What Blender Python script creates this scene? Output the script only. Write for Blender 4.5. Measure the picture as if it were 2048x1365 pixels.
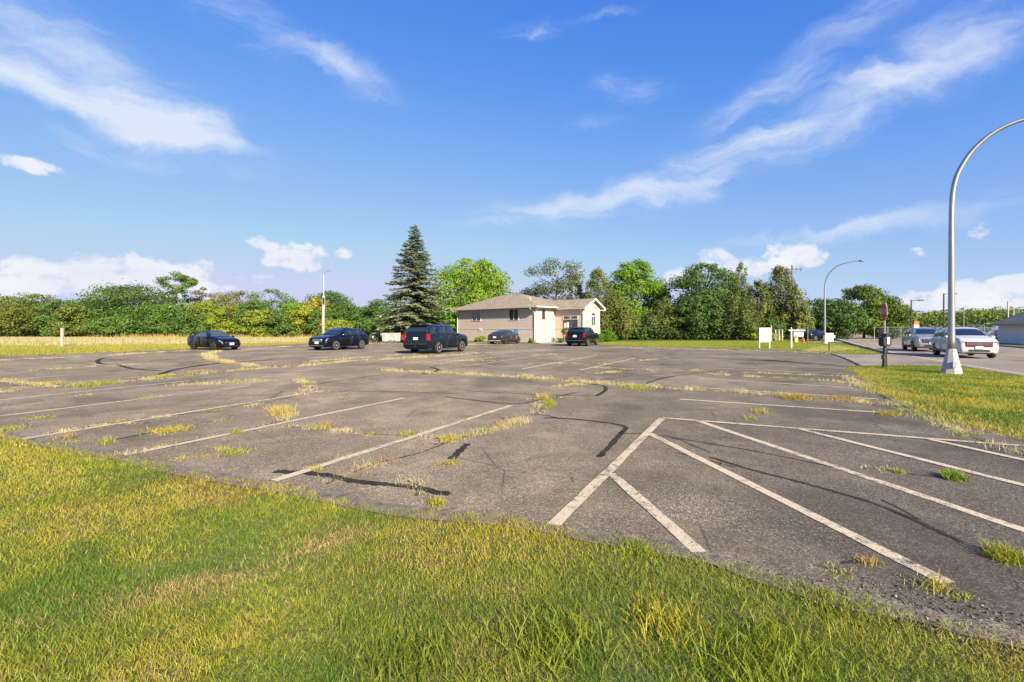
import bpy, bmesh, math, random
import numpy as np
from mathutils import Vector, Matrix
R = math.radians
for o in list(bpy.data.objects): bpy.data.objects.remove(o)
scene = bpy.context.scene
COL = scene.collection

# ---------------------------------------------------------------- camera
CAM_H, F_PX, HORIZON = 1.6, 966.0, 658.0
cam_data = bpy.data.cameras.new('camera'); cam = bpy.data.objects.new('camera', cam_data); COL.objects.link(cam)
cam.location = (0, 0, CAM_H); cam.rotation_euler = (R(90), 0, 0)
cam_data.sensor_width = 36; cam_data.lens = 36 * F_PX / 2048
cam_data.shift_y = -(682.5 - HORIZON) / 2048
cam_data.clip_start = 0.05; cam_data.clip_end = 3000
scene.camera = cam

# ---------------------------------------------------------------- light, sky, exposure
SUN_AZ, SUN_EL = R(153), R(26)            # azimuth clockwise from +Y
S_DIR = Vector((math.sin(SUN_AZ)*math.cos(SUN_EL), math.cos(SUN_AZ)*math.cos(SUN_EL), math.sin(SUN_EL)))
sl = bpy.data.lights.new('sun', 'SUN'); sl.energy = 5.0; sl.angle = R(0.5); sl.color = (1.0, 0.87, 0.66)
sun = bpy.data.objects.new('sun', sl); COL.objects.link(sun); sun.rotation_euler = S_DIR.to_track_quat('Z', 'Y').to_euler()
sun.location = (30, -40, 40)
scene.view_settings.view_transform = 'Standard'; scene.view_settings.look = 'None'
scene.view_settings.exposure = 1.0; scene.view_settings.gamma = 1.0
scene.render.engine = 'CYCLES'
try:
    scene.cycles.use_denoising = True; scene.cycles.denoiser = 'OPENIMAGEDENOISE'
    scene.cycles.max_bounces = 6; scene.cycles.transparent_max_bounces = 8
except Exception: pass

def make_world():
    w = bpy.data.worlds.new('World'); scene.world = w; w.use_nodes = True
    nt = w.node_tree; nt.nodes.clear(); N = nt.nodes.new; L = nt.links.new
    out = N('ShaderNodeOutputWorld'); bg = N('ShaderNodeBackground'); bg.inputs[1].default_value = 0.11
    sky = N('ShaderNodeTexSky'); sky.sky_type = 'NISHITA'; sky.sun_disc = False
    sky.sun_elevation = SUN_EL; sky.sun_rotation = SUN_AZ; sky.air_density = 1.0; sky.dust_density = 0.6; sky.ozone_density = 3.0
    geo = N('ShaderNodeTexCoord')
    sep = N('ShaderNodeSeparateXYZ'); L(geo.outputs['Generated'], sep.inputs[0])
    def M(op, a, b=None, c=None, clamp=False):
        n = N('ShaderNodeMath'); n.operation = op; n.use_clamp = clamp
        for i, v in enumerate((a, b, c)):
            if v is None: continue
            if isinstance(v, (int, float)): n.inputs[i].default_value = v
            else: L(v, n.inputs[i])
        return n.outputs[0]
    az = M('ARCTAN2', sep.outputs[0], sep.outputs[1]); el = M('ARCSINE', sep.outputs[2])
    comb = N('ShaderNodeCombineXYZ'); L(az, comb.inputs[0]); L(el, comb.inputs[1])
    ae = comb.outputs[0]
    def noise(vec, scale, detail=5, rough=.55, dist=0.0, sc=(1,1,1), rot=0.0, loc=(0,0,0)):
        mp = N('ShaderNodeMapping'); mp.inputs['Scale'].default_value = sc; mp.inputs['Rotation'].default_value = (0,0,rot); mp.inputs['Location'].default_value = loc
        L(vec, mp.inputs[0])
        n = N('ShaderNodeTexNoise'); n.inputs['Scale'].default_value = scale; n.inputs['Detail'].default_value = detail
        n.inputs['Roughness'].default_value = rough; n.inputs['Distortion'].default_value = dist
        L(mp.outputs[0], n.inputs['Vector']); return n
    # warp the az/el plane so cloud edges wander
    wn = noise(ae, 5.0, 6, .6)
    sub = N('ShaderNodeVectorMath'); sub.operation = 'SUBTRACT'; L(wn.outputs['Color'], sub.inputs[0]); sub.inputs[1].default_value = (.5,.5,.5)
    def warped(amp):
        s = N('ShaderNodeVectorMath'); s.operation = 'SCALE'; L(sub.outputs[0], s.inputs[0]); s.inputs['Scale'].default_value = amp
        a = N('ShaderNodeVectorMath'); a.operation = 'ADD'; L(ae, a.inputs[0]); L(s.outputs[0], a.inputs[1])
        f = N('ShaderNodeVectorMath'); f.operation = 'MULTIPLY'; L(a.outputs[0], f.inputs[0]); f.inputs[1].default_value = (1,1,0)
        return f.outputs[0]
    wv = warped(.12); wc = warped(.05)
    def blob(vec, x, y, rx, ry, ang, wgt, hard=0.0):
        """soft elongated cloud centred on a sky direction"""
        a = math.atan((x-1024)/966); e = math.atan((658-y)/966*math.cos(a))
        mp = N('ShaderNodeMapping'); mp.vector_type = 'TEXTURE'
        mp.inputs['Location'].default_value = (a, e, 0); mp.inputs['Rotation'].default_value = (0,0,R(ang)); mp.inputs['Scale'].default_value = (rx/966, ry/966, 1)
        L(vec, mp.inputs[0])
        ln = N('ShaderNodeVectorMath'); ln.operation = 'LENGTH'; L(mp.outputs[0], ln.inputs[0])
        mr = N('ShaderNodeMapRange'); mr.interpolation_type = 'SMOOTHERSTEP'
        mr.inputs['From Min'].default_value = hard; mr.inputs['From Max'].default_value = 1.0
        mr.inputs['To Min'].default_value = wgt; mr.inputs['To Max'].default_value = 0.0
        L(ln.outputs['Value'], mr.inputs['Value']); return mr.outputs[0]
    def total(lst):
        s = lst[0]
        for b in lst[1:]: s = M('ADD', s, b)
        return s
    cir = [(200,170,460,190,-10,.16),(1450,310,560,120,20,.22),(300,235,330,40,-7,.30),(120,130,330,90,-12,.42),(300,190,330,80,-24,.40),(420,270,190,40,-8,.32),(40,200,200,60,-14,.30),(520,50,330,70,-18,.55),(700,130,190,48,-14,.62),
           (260,245,330,34,-8,.62),(420,235,140,40,12,.3),(250,295,190,26,6,.25),(430,345,160,22,-2,.32),(90,250,160,22,-20,.2),
           (1060,55,130,30,4,.55),(1270,165,140,42,-4,.6),(1195,240,110,26,8,.38),(1215,10,120,16,5,.35),
           (1000,440,260,60,10,.45),(1250,385,330,60,17,.72),(1560,285,380,52,21,.75),(1850,165,330,42,24,.6),(2050,90,260,40,24,.35),
           (1700,70,330,60,18,.38),(1930,50,240,60,22,.38),(1450,260,260,90,14,.22),(1800,445,330,32,5,.7),(2050,425,200,24,3,.5),(1480,480,150,16,5,.3),
           (980,500,240,24,2,.25),(1250,500,300,40,0,.15)]
    ci = total([blob(wv, *c) for c in cir])
    # thin cirrus over the rest of the sky
    gen = noise(ae, 2.2, 6, .6, .8, (1, 2.6, 1), .25, (7, 3, 0)).outputs['Fac']
    back = M('LESS_THAN', sep.outputs[1], 0.25)
    ci = M('ADD', ci, M('MULTIPLY', M('MULTIPLY', M('SUBTRACT', gen, .48, clamp=True), 3.0), back))
    fa = noise(wv, 3.0, 8, .62, .9, (1, 4.5, 1), R(22)).outputs['Fac']; fb = noise(wv, 3.0, 8, .62, .9, (1, 4.5, 1), R(-20)).outputs['Fac']
    sw = N('ShaderNodeMapRange'); sw.interpolation_type = 'SMOOTHSTEP'; sw.inputs['From Min'].default_value = -.30; sw.inputs['From Max'].default_value = .0; L(az, sw.inputs['Value'])
    fib = M('ADD', M('MULTIPLY', fa, M('SUBTRACT', 1.0, sw.outputs[0])), M('MULTIPLY', fb, sw.outputs[0]))
    fib2 = noise(wv, 9, 8, .65, .5, (1, 3.5, 1), .05).outputs['Fac']
    fmix = M('ADD', M('MULTIPLY', fib, .65), M('MULTIPLY', fib2, .35))
    gate = M('MULTIPLY', ci, 2.2, clamp=True)
    cs = M('ADD', M('MULTIPLY', ci, .95), M('MULTIPLY', M('MULTIPLY', M('SUBTRACT', fmix, .53), 2.7), gate))
    mc = N('ShaderNodeMapRange'); mc.interpolation_type = 'SMOOTHSTEP'; mc.inputs['From Min'].default_value = .0; mc.inputs['From Max'].default_value = 1.55; L(cs, mc.inputs['Value'])
    cim = M('MINIMUM', M('MULTIPLY', mc.outputs[0], 1.0), .85)
    # low cumulus
    cum = [(40,555,90,40,0,1),(110,570,120,34,0,1),(210,550,75,48,0,1),(290,545,75,52,0,1),(390,540,55,42,0,.95),(330,575,200,30,0,.8),
           (520,484,48,20,-4,.9),(610,512,88,46,-3,1.0),(560,520,50,26,10,.8),(690,505,30,18,0,.7),(520,552,80,14,0,.5),(50,326,62,17,-6,.95),
           (1425,515,50,34,0,1),(1350,560,70,30,15,.8),(1570,508,85,38,0,1),(1500,535,120,28,0,.8),(1630,515,30,20,0,.7),
           (1825,502,38,14,0,.6),(1962,458,28,18,25,.6),(1850,600,70,30,0,.8),(1960,575,100,26,0,.8),(2040,570,60,30,0,.8),(2000,620,120,20,0,.7),(1780,612,60,18,0,.6),(2000,600,120,34,0,.55)]
    cu = total([blob(wc, *c, .15) for c in cum])
    gen2 = noise(ae, 3.0, 4, .5, 0, (1, 1.2, 1), 0, (2, 9, 0)).outputs['Fac']
    low = M('MULTIPLY', M('LESS_THAN', el, .16), back)
    cu = M('ADD', cu, M('MULTIPLY', M('MULTIPLY', M('SUBTRACT', gen2, .5, clamp=True), 5.0), low))
    n1 = noise(ae, 26, 8, .6, .2, (1,1.25,1)).outputs['Fac']
    edge = M('ADD', M('MULTIPLY', M('MINIMUM', cu, 1.1), .62), M('MULTIPLY', M('MULTIPLY', M('SUBTRACT', n1, .5), 1.9), M('MULTIPLY', cu, 2.5, clamp=True)))
    mr = N('ShaderNodeMapRange'); mr.interpolation_type = 'SMOOTHSTEP'; mr.inputs['From Min'].default_value = .22; mr.inputs['From Max'].default_value = .66
    L(edge, mr.inputs['Value']); cum_m = M('MULTIPLY', mr.outputs[0], .9)
    # colours
    hsv = N('ShaderNodeHueSaturation'); hsv.inputs['Saturation'].default_value = 1.06; hsv.inputs['Hue'].default_value = .508; hsv.inputs['Value'].default_value = 1.0
    L(sky.outputs[0], hsv.inputs['Color'])
    def mix(fac, a, b, mode='MIX'):
        m = N('ShaderNodeMix'); m.data_type = 'RGBA'; m.blend_type = mode
        if isinstance(fac, float): m.inputs['Factor'].default_value = fac
        else: L(fac, m.inputs['Factor'])
        for k, v in ((6, a), (7, b)):
            if isinstance(v, tuple): m.inputs[k].default_value = (*v, 1)
            else: L(v, m.inputs[k])
        return m.outputs[2]
    # camera-like rendering of the clear sky: per-channel response curve
    K = .11 * 2**.85
    pre = N('ShaderNodeVectorMath'); pre.operation = 'SCALE'; L(hsv.outputs[0], pre.inputs[0]); pre.inputs['Scale'].default_value = K
    cv = N('ShaderNodeRGBCurve'); mp_ = cv.mapping; mp_.extend = 'HORIZONTAL'
    for ch, pts in ((0, [(0,0),(.16,.088),(.28,.215),(.55,.40),(.88,.55),(1,.60)]), (1, [(0,0),(.279,.255),(.50,.43),(.80,.58),(1,.66)]), (2, [(0,0),(.30,.56),(.56,.79),(.94,.88),(1,.89)])):
        c = mp_.curves[ch]
        while len(c.points) < len(pts): c.points.new(.5, .5)
        for p, (x, y) in zip(c.points, pts): p.location = (x, y)
    mp_.update(); L(pre.outputs[0], cv.inputs['Color'])
    post = N('ShaderNodeVectorMath'); post.operation = 'SCALE'; L(cv.outputs[0], post.inputs[0]); post.inputs['Scale'].default_value = 1/(.11*2**1.0)
    base = post.outputs[0]
    c1 = mix(cim, base, CIRRUS)
    shade = noise(ae, 16, 5, .5, 0, (1,1.4,1), 0, (.02,.035,0)).outputs['Fac']
    cc = mix(shade, (CUMUL[0]*.74, CUMUL[1]*.79, CUMUL[2]*.92), (CUMUL[0]*1.16, CUMUL[1]*1.12, CUMUL[2]*1.04))
    c2 = mix(cum_m, c1, cc)
    L(c2, bg.inputs[0]); L(bg.outputs[0], out.inputs[0])
CIRRUS = (3.65, 3.95, 4.45); CUMUL = (4.25, 4.25, 4.5)
make_world()

# ---------------------------------------------------------------- helpers
def G(px, py, h=0.0):
    """point of the level ground seen in a direction given in photo pixels (z = 0 plane)"""
    d = py - HORIZON
    return ((px-1024)*CAM_H/d, F_PX*CAM_H/d)
def at(px, Y): return (px-1024)/F_PX*Y
def zat(py, Y): return CAM_H + (HORIZON-py)/F_PX*Y
rng = np.random.default_rng(7); random.seed(7)
def link(o, parent=None):
    COL.objects.link(o)
    if parent is not None: o.parent = parent
    return o
def tag(o, label=None, cat=None, group=None, kind=None):
    if label: o['label'] = label
    if cat: o['category'] = cat
    if group: o['group'] = group
    if kind: o['kind'] = kind
    return o
def empty(name, loc=(0,0,0), rz=0.0):
    o = bpy.data.objects.new(name, None); o.empty_display_size = .3
    o.location = loc; o.rotation_euler = (0,0,rz); COL.objects.link(o); return o
def mesh_obj(name, verts, faces, mat, parent=None, smooth=False):
    me = bpy.data.meshes.new(name); me.from_pydata([tuple(v) for v in verts], [], [tuple(f) for f in faces]); me.update()
    if smooth:
        for p in me.polygons: p.use_smooth = True
    o = bpy.data.objects.new(name, me)
    if mat is not None: me.materials.append(mat)
    return link(o, parent)
class MB:
    """collects shapes, then links them as one mesh"""
    def __init__(s): s.v = []; s.f = []
    def add(s, v, f):
        b = len(s.v); s.v += [tuple(x) for x in v]; s.f += [tuple(i+b for i in q) for q in f]; return s
    def box(s, x0, x1, y0, y1, z0, z1, bev=0.0):
        if bev <= 0:
            v = [(x,y,z) for x in (x0,x1) for y in (y0,y1) for z in (z0,z1)]
            f = [(0,1,3,2),(4,6,7,5),(0,4,5,1),(2,3,7,6),(0,2,6,4),(1,5,7,3)]
            return s.add(v, f)
        bm = bmesh.new(); bmesh.ops.create_cube(bm, size=1)
        for q in bm.verts: q.co = Vector(((x0+x1)/2+q.co.x*(x1-x0), (y0+y1)/2+q.co.y*(y1-y0), (z0+z1)/2+q.co.z*(z1-z0)))
        bmesh.ops.bevel(bm, geom=bm.edges[:], offset=bev, segments=2, affect='EDGES')
        bm.verts.index_update(); v = [q.co[:] for q in bm.verts]; f = [[q.index for q in p.verts] for p in bm.faces]; bm.free()
        return s.add(v, f)
    def tube(s, pts, rad, seg=8, caps=True):
        pts = [Vector(p) for p in pts]; n = len(pts)
        if not hasattr(rad, '__len__'): rad = [rad]*n
        rings = []; ref = None
        for i, p in enumerate(pts):
            t = (pts[min(i+1,n-1)]-pts[max(i-1,0)]).normalized()
            if ref is None: ref = Vector((1,0,0)) if abs(t.x) < .9 else Vector((0,1,0))
            a = (ref - t*ref.dot(t)).normalized(); b = t.cross(a); ref = a
            rings.append([p + (a*math.cos(2*math.pi*k/seg)+b*math.sin(2*math.pi*k/seg))*rad[i] for k in range(seg)])
        v = [q for r in rings for q in r]; f = []
        for i in range(n-1):
            for k in range(seg):
                f.append((i*seg+k, i*seg+(k+1)%seg, (i+1)*seg+(k+1)%seg, (i+1)*seg+k))
        if caps: f.append(tuple(range(seg-1,-1,-1))); f.append(tuple((n-1)*seg+k for k in range(seg)))
        return s.add(v, f)
    def lathe(s, prof, seg=16, axis='z', off=(0,0,0)):
        v = []; f = []
        for (r, z) in prof:
            for k in range(seg):
                c, q = math.cos(2*math.pi*k/seg)*r, math.sin(2*math.pi*k/seg)*r
                p = (c, q, z) if axis == 'z' else (c, z, q)
                v.append((p[0]+off[0], p[1]+off[1], p[2]+off[2]))
        for i in range(len(prof)-1):
            for k in range(seg): f.append((i*seg+k, i*seg+(k+1)%seg, (i+1)*seg+(k+1)%seg, (i+1)*seg+k))
        f.append(tuple(range(seg-1,-1,-1))); f.append(tuple((len(prof)-1)*seg+k for k in range(seg)))
        return s.add(v, f)
    def prism(s, poly, y0, y1, plane='xz'):
        n = len(poly); v = []
        for y in (y0, y1):
            for (a, b) in poly: v.append((a, y, b) if plane == 'xz' else ((y, a, b) if plane == 'yz' else (a, b, y)))
        f = [tuple(range(n)), tuple(range(2*n-1, n-1, -1))] + [(i, n+i, n+(i+1)%n, (i+1)%n) for i in range(n)]
        return s.add(v, f)
    def build(s, name, mat, parent=None, smooth=False): return mesh_obj(name, s.v, s.f, mat, parent, smooth)

def principled(name, color, rough=.6, metal=0.0, var=.12, scale=3.0, bump=0.0, bscale=40.0, coat=0.0, spec=.5):
    m = bpy.data.materials.new(name); m.use_nodes = True; nt = m.node_tree; b = nt.nodes['Principled BSDF']
    b.inputs['Roughness'].default_value = rough; b.inputs['Metallic'].default_value = metal
    b.inputs['Coat Weight'].default_value = coat; b.inputs['Coat Roughness'].default_value = .04; b.inputs['Specular IOR Level'].default_value = spec
    tc = nt.nodes.new('ShaderNodeTexCoord'); n = nt.nodes.new('ShaderNodeTexNoise'); n.inputs['Scale'].default_value = scale; n.inputs['Detail'].default_value = 6
    nt.links.new(tc.outputs['Object'], n.inputs['Vector'])
    r = nt.nodes.new('ShaderNodeValToRGB'); r.color_ramp.elements[0].position = .3; r.color_ramp.elements[1].position = .7
    r.color_ramp.elements[0].color = (*[c*(1-var) for c in color], 1); r.color_ramp.elements[1].color = (*[min(1, c*(1+var)) for c in color], 1)
    nt.links.new(n.outputs['Fac'], r.inputs['Fac']); nt.links.new(r.outputs[0], b.inputs['Base Color'])
    if bump > 0:
        n2 = nt.nodes.new('ShaderNodeTexNoise'); n2.inputs['Scale'].default_value = bscale; n2.inputs['Detail'].default_value = 5; nt.links.new(tc.outputs['Object'], n2.inputs['Vector'])
        bp = nt.nodes.new('ShaderNodeBump'); bp.inputs['Strength'].default_value = bump; bp.inputs['Distance'].default_value = .02
        nt.links.new(n2.outputs['Fac'], bp.inputs['Height']); nt.links.new(bp.outputs[0], b.inputs['Normal'])
    return m
def leaf_mat(name, trans=.35, rough=.55, tint=1.0):
    """reads each leaf's own colour; thin leaves let some light through"""
    m = bpy.data.materials.new(name); m.use_nodes = True; nt = m.node_tree; b = nt.nodes['Principled BSDF']; out = nt.nodes['Material Output']
    a = nt.nodes.new('ShaderNodeAttribute'); a.attribute_name = 'Col'
    b.inputs['Roughness'].default_value = rough; b.inputs['Specular IOR Level'].default_value = .25
    nt.links.new(a.outputs['Color'], b.inputs['Base Color'])
    t = nt.nodes.new('ShaderNodeBsdfTranslucent'); nt.links.new(a.outputs['Color'], t.inputs['Color'])
    mx = nt.nodes.new('ShaderNodeMixShader'); mx.inputs[0].default_value = trans
    nt.links.new(b.outputs[0], mx.inputs[1]); nt.links.new(t.outputs[0], mx.inputs[2]); nt.links.new(mx.outputs[0], out.inputs['Surface'])
    return m
class NT:
    """small node-tree writer"""
    def __init__(s, name):
        s.m = bpy.data.materials.new(name); s.m.use_nodes = True; s.t = s.m.node_tree; s.b = s.t.nodes['Principled BSDF']
        s.tc = s.t.nodes.new('ShaderNodeTexCoord').outputs['Object']
    def noise(s, scale, detail=5, rough=.55, dist=0, sc=None, rot=0):
        v = s.tc
        if sc:
            mp = s.t.nodes.new('ShaderNodeMapping'); mp.inputs['Scale'].default_value = sc; mp.inputs['Rotation'].default_value = (0,0,rot); s.t.links.new(v, mp.inputs[0]); v = mp.outputs[0]
        n = s.t.nodes.new('ShaderNodeTexNoise'); n.inputs['Scale'].default_value = scale; n.inputs['Detail'].default_value = detail; n.inputs['Roughness'].default_value = rough; n.inputs['Distortion'].default_value = dist
        s.t.links.new(v, n.inputs['Vector']); return n.outputs['Fac']
    def voro(s, scale, feature='F1', out='Distance', rand=1.0):
        n = s.t.nodes.new('ShaderNodeTexVoronoi'); n.feature = feature; n.inputs['Scale'].default_value = scale; n.inputs['Randomness'].default_value = rand
        s.t.links.new(s.tc, n.inputs['Vector']); return n.outputs[out]
    def ramp(s, x, stops):
        r = s.t.nodes.new('ShaderNodeValToRGB'); e = r.color_ramp.elements
        while len(e) < len(stops): e.new(.5)
        for i, (p, c) in enumerate(stops):
            e[i].position = p; e[i].color = (*(c if isinstance(c, tuple) else (c,c,c)), 1)
        s.t.links.new(x, r.inputs['Fac']); return r.outputs[0]
    def math(s, op, a, b=0.0, clamp=False):
        n = s.t.nodes.new('ShaderNodeMath'); n.operation = op; n.use_clamp = clamp
        for i, v in enumerate((a, b)):
            if isinstance(v, (int, float)): n.inputs[i].default_value = v
            else: s.t.links.new(v, n.inputs[i])
        return n.outputs[0]
    def mix(s, fac, a, b, mode='MIX'):
        m = s.t.nodes.new('ShaderNodeMix'); m.data_type = 'RGBA'; m.blend_type = mode
        if isinstance(fac, (int, float)): m.inputs['Factor'].default_value = fac
        else: s.t.links.new(fac, m.inputs['Factor'])
        for k, v in ((6, a), (7, b)):
            if isinstance(v, tuple): m.inputs[k].default_value = (*v, 1)
            else: s.t.links.new(v, m.inputs[k])
        return m.outputs[2]
    def finish(s, col, rough=.9, height=None, strength=.3, dist=.01, spec=.3):
        s.t.links.new(col, s.b.inputs['Base Color']); s.b.inputs['Specular IOR Level'].default_value = spec
        if isinstance(rough, (int, float)): s.b.inputs['Roughness'].default_value = rough
        else: s.t.links.new(rough, s.b.inputs['Roughness'])
        if height is not None:
            bp = s.t.nodes.new('ShaderNodeBump'); bp.inputs['Strength'].default_value = strength; bp.inputs['Distance'].default_value = dist
            s.t.links.new(height, bp.inputs['Height']); s.t.links.new(bp.outputs[0], s.b.inputs['Normal'])
        return s.m

# ---------------------------------------------------------------- surface materials
def asphalt_mat(name, dark, mid, light, worn):
    n = NT(name)
    big = n.noise(.22, 5, .6, .5); med = n.noise(1.6, 6, .65, .3); streak = n.noise(.5, 5, .6, .4, (1, .22, 1), R(25))
    grain = n.voro(75, 'F1', 'Color'); fine = n.noise(70, 3, .6); stone = n.voro(105, 'F1', 'Color')
    c = n.ramp(n.math('ADD', n.math('MULTIPLY', big, .45), n.math('ADD', n.math('MULTIPLY', med, .3), n.math('MULTIPLY', streak, .25))), [(.36, dark), (.5, mid), (.64, light)])
    bw = n.ramp(grain, [(.12, .50), (.55, 1.0), (.95, 1.75)])
    c = n.mix(.75, c, bw, 'MULTIPLY')
    patch = n.ramp(n.noise(.75, 6, .7, .8), [(.52, 0.0), (.70, 1.0)])
    spark = n.ramp(stone, [(.74, 0.0), (.80, 1.0)])
    c = n.mix(n.math('MULTIPLY', spark, n.math('ADD', n.math('MULTIPLY', patch, .5), .32)), c, worn)
    dirt = n.ramp(n.noise(.9, 7, .7, 1.0), [(.55, 0.0), (.72, 1.0)]); c = n.mix(n.math('MULTIPLY', dirt, .35), c, (.26,.22,.165))
    oil = n.ramp(n.noise(.38, 4, .55, .3), [(.36, 1.0), (.47, 0.0)]); c = n.mix(n.math('MULTIPLY', oil, .45), c, (.035,.031,.027))
    jit = n.math('MULTIPLY', n.math('SUBTRACT', n.noise(7, 6, .75), .5), .10)
    c2 = n.ramp(n.math('ADD', n.voro(1.5, 'DISTANCE_TO_EDGE'), jit), [(.0, 1.0), (.012, 0.0)]); g2 = n.ramp(n.noise(.55, 4, .6), [(.52, 0.0), (.62, 1.0)])
    c = n.mix(n.math('MULTIPLY', n.math('MULTIPLY', c2, g2), .75), c, (.022,.019,.016))
    cr = n.voro(.55, 'DISTANCE_TO_EDGE'); cm = n.ramp(n.math('ADD', cr, n.math('MULTIPLY', n.math('SUBTRACT', fine, .5), .02)), [(.0, 1.0), (.006, 0.0)])
    gate = n.ramp(n.noise(.3, 3), [(.5, 0.0), (.56, 1.0)])
    c = n.mix(n.math('MULTIPLY', n.math('MULTIPLY', cm, gate), .7), c, (.018, .016, .014))
    h = n.math('ADD', n.math('MULTIPLY', grain, .5), n.math('MULTIPLY', fine, .6))
    n.b.inputs['Diffuse Roughness'].default_value = 1.0
    return n.finish(c, .88, h, .55, .012, .25)
M_ASPH = asphalt_mat('old_asphalt', (.056,.047,.038), (.102,.086,.069), (.180,.153,.122), (.50,.43,.34))
M_ROAD = asphalt_mat('road_asphalt', (.20,.17,.142), (.235,.20,.165), (.27,.23,.19), (.34,.30,.26))
M_DRIVE = asphalt_mat('drive_asphalt', (.175,.15,.128), (.21,.18,.152), (.245,.21,.18), (.35,.31,.27))
def paint_mat(name, col, wear_lo, wear_hi):
    n = NT(name); w = n.math('ADD', n.math('ADD', n.math('MULTIPLY', n.noise(9, 6, .7, .6), .55), n.math('MULTIPLY', n.noise(48, 4, .6), .35)), n.math('MULTIPLY', n.noise(.9, 3, .6), .10)); w = n.math('ADD', w, n.math('MULTIPLY', n.math('SUBTRACT', n.noise(.7, 3, .6), .5), .28))
    g = n.ramp(n.voro(95, 'F1', 'Color'), [(.1, .8), (.9, 1.15)])
    c = n.mix(n.ramp(w, [(wear_lo, 1.0), (wear_hi, 0.0)]), n.mix(.8, n.mix(n.noise(2.5, 4), tuple(x*.82 for x in col), tuple(min(1,x*1.1) for x in col)), g, 'MULTIPLY'), (.10,.09,.083))
    return n.finish(c, .85, n.noise(70, 3), .4, .008)
M_PAINT = paint_mat('worn_white_paint', (.64,.53,.36), .375, .50)
M_PAINT_ROAD = paint_mat('road_white_paint', (.66,.60,.52), .30, .40)
M_YELLOW = paint_mat('road_yellow_paint', (.62,.40,.09), .36, .48)
def tar_mat():
    n = NT('tar_seal'); c = n.ramp(n.noise(5, 6, .6), [(.3, (.026,.022,.019)), (.7, (.062,.053,.044))]); return n.finish(c, .9, n.noise(60, 3), .3, .005, .08)
M_TAR = tar_mat()
def lawn_mat(name, a, b, c3, scale=1.0, soil=None):
    n = NT(name); p = n.noise(.35*scale, 6, .65, .6); q = n.noise(5*scale, 6, .7); f = n.noise(60*scale, 4, .7)
    c = n.ramp(n.math('ADD', n.math('MULTIPLY', p, .6), n.math('MULTIPLY', q, .4)), [(.34, a), (.5, b), (.66, c3)])
    c = n.mix(.6, c, n.ramp(f, [(.25, .45), (.75, 1.5)]), 'MULTIPLY')
    return n.finish(c, .95, n.math('ADD', q, n.math('MULTIPLY', f, .5)), .8, .05, .1)
M_GROUND = lawn_mat('rough_grass_ground', (.075,.105,.022), (.125,.145,.035), (.21,.19,.065))
M_LAWN = lawn_mat('lawn_thatch', (.085,.120,.028), (.150,.165,.045), (.26,.22,.085))
M_LAWN_FAR = lawn_mat('mown_grass', (.115,.165,.030), (.16,.195,.038), (.24,.23,.065))
M_DRY = lawn_mat('dry_field', (.27,.22,.105), (.37,.30,.16), (.47,.39,.23), .8)
M_SAND = lawn_mat('bare_sand', (.42,.32,.17), (.50,.39,.22), (.56,.45,.27), 1.2)
M_CONC = principled('concrete', (.40,.36,.31), .9, 0, .12, 2.0, .3, 60)
M_CURB = principled('curb_concrete', (.36,.32,.26), .9, 0, .15, 3.0, .3, 60)
M_SOIL = principled('crumbled_edge', (.19,.155,.11), .95, 0, .45, 9.0, .8, 50)

# ---------------------------------------------------------------- setting: ground, lot, road
def sheet(name, pts, z, mat, parent=None, kind='structure'):
    bm = bmesh.new(); vs = [bm.verts.new((p[0], p[1], z)) for p in pts]
    f = bm.faces.new(vs); f.normal_update()
    if f.normal.z < 0: f.normal_flip()
    bmesh.ops.triangulate(bm, faces=bm.faces[:]); me = bpy.data.meshes.new(name); bm.to_mesh(me); bm.free(); me.materials.append(mat)
    o = bpy.data.objects.new(name, me); link(o, parent)
    if parent is None and kind: o['kind'] = kind
    return o
def ragged(pts, step=.5, amp=.07):
    out = []; n = len(pts)
    for i in range(n):
        a, b = Vector(pts[i]), Vector(pts[(i+1)%n]); L = (b-a).length; k = max(1, min(60, int(L/step)))
        nrm = Vector((-(b-a).y, (b-a).x)).normalized() if L > 0 else Vector((0,0))
        for j in range(k): out.append(tuple(a.lerp(b, j/k) + nrm*random.uniform(-amp, amp)))
    return out
sheet('ground', [(-1500,-300),(1500,-300),(1500,2500),(-1500,2500)], -.03, M_GROUND)
NEAR = [G(*p) for p in [(0,869),(60,882),(130,897),(250,918),(330,938),(430,958),(560,978),(650,997),(760,1018),(860,1031),(1000,1042),(1100,1058),(1190,1077),(1290,1093),(1400,1113),(1480,1143),(1560,1168),(1680,1202),(1800,1222),(1900,1250),(2048,1285)]]
LEFT_EXT = [(-60,21.5),(-60,16.5),(-27.5,13.0),(-13.0,9.4)]
NEAR_EXT = [(4.0,1.5),(5.5,.5),(7.8,-.8)]
RIGHT_EDGE = [(7.8,1.0),(7.4,4.0),(7.3,5.6),(7.44,7.02),(7.64,7.97),(8.06,9.42),(8.94,11.3),(10.7,14.4),(13.8,19.3),(15.06,20.9)]
FAR = [(18.7,28.1),(20.8,31.5),(20.9,35.1),(18.8,38.2),(12.4,43.5),(8.7,48.3),(5.6,50.4),(2.5,51.5),(-9.0,62.5),(-13.0,60.5),(-15.9,58.3),(-21.9,52.4),(-24.9,44.2),(-25.6,37.6),(-27.5,32.2),(-29.8,28.1)]
LOT = LEFT_EXT + NEAR + NEAR_EXT + RIGHT_EDGE + FAR
lot = sheet('parking_lot', ragged(LOT), .0, M_ASPH)
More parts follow.
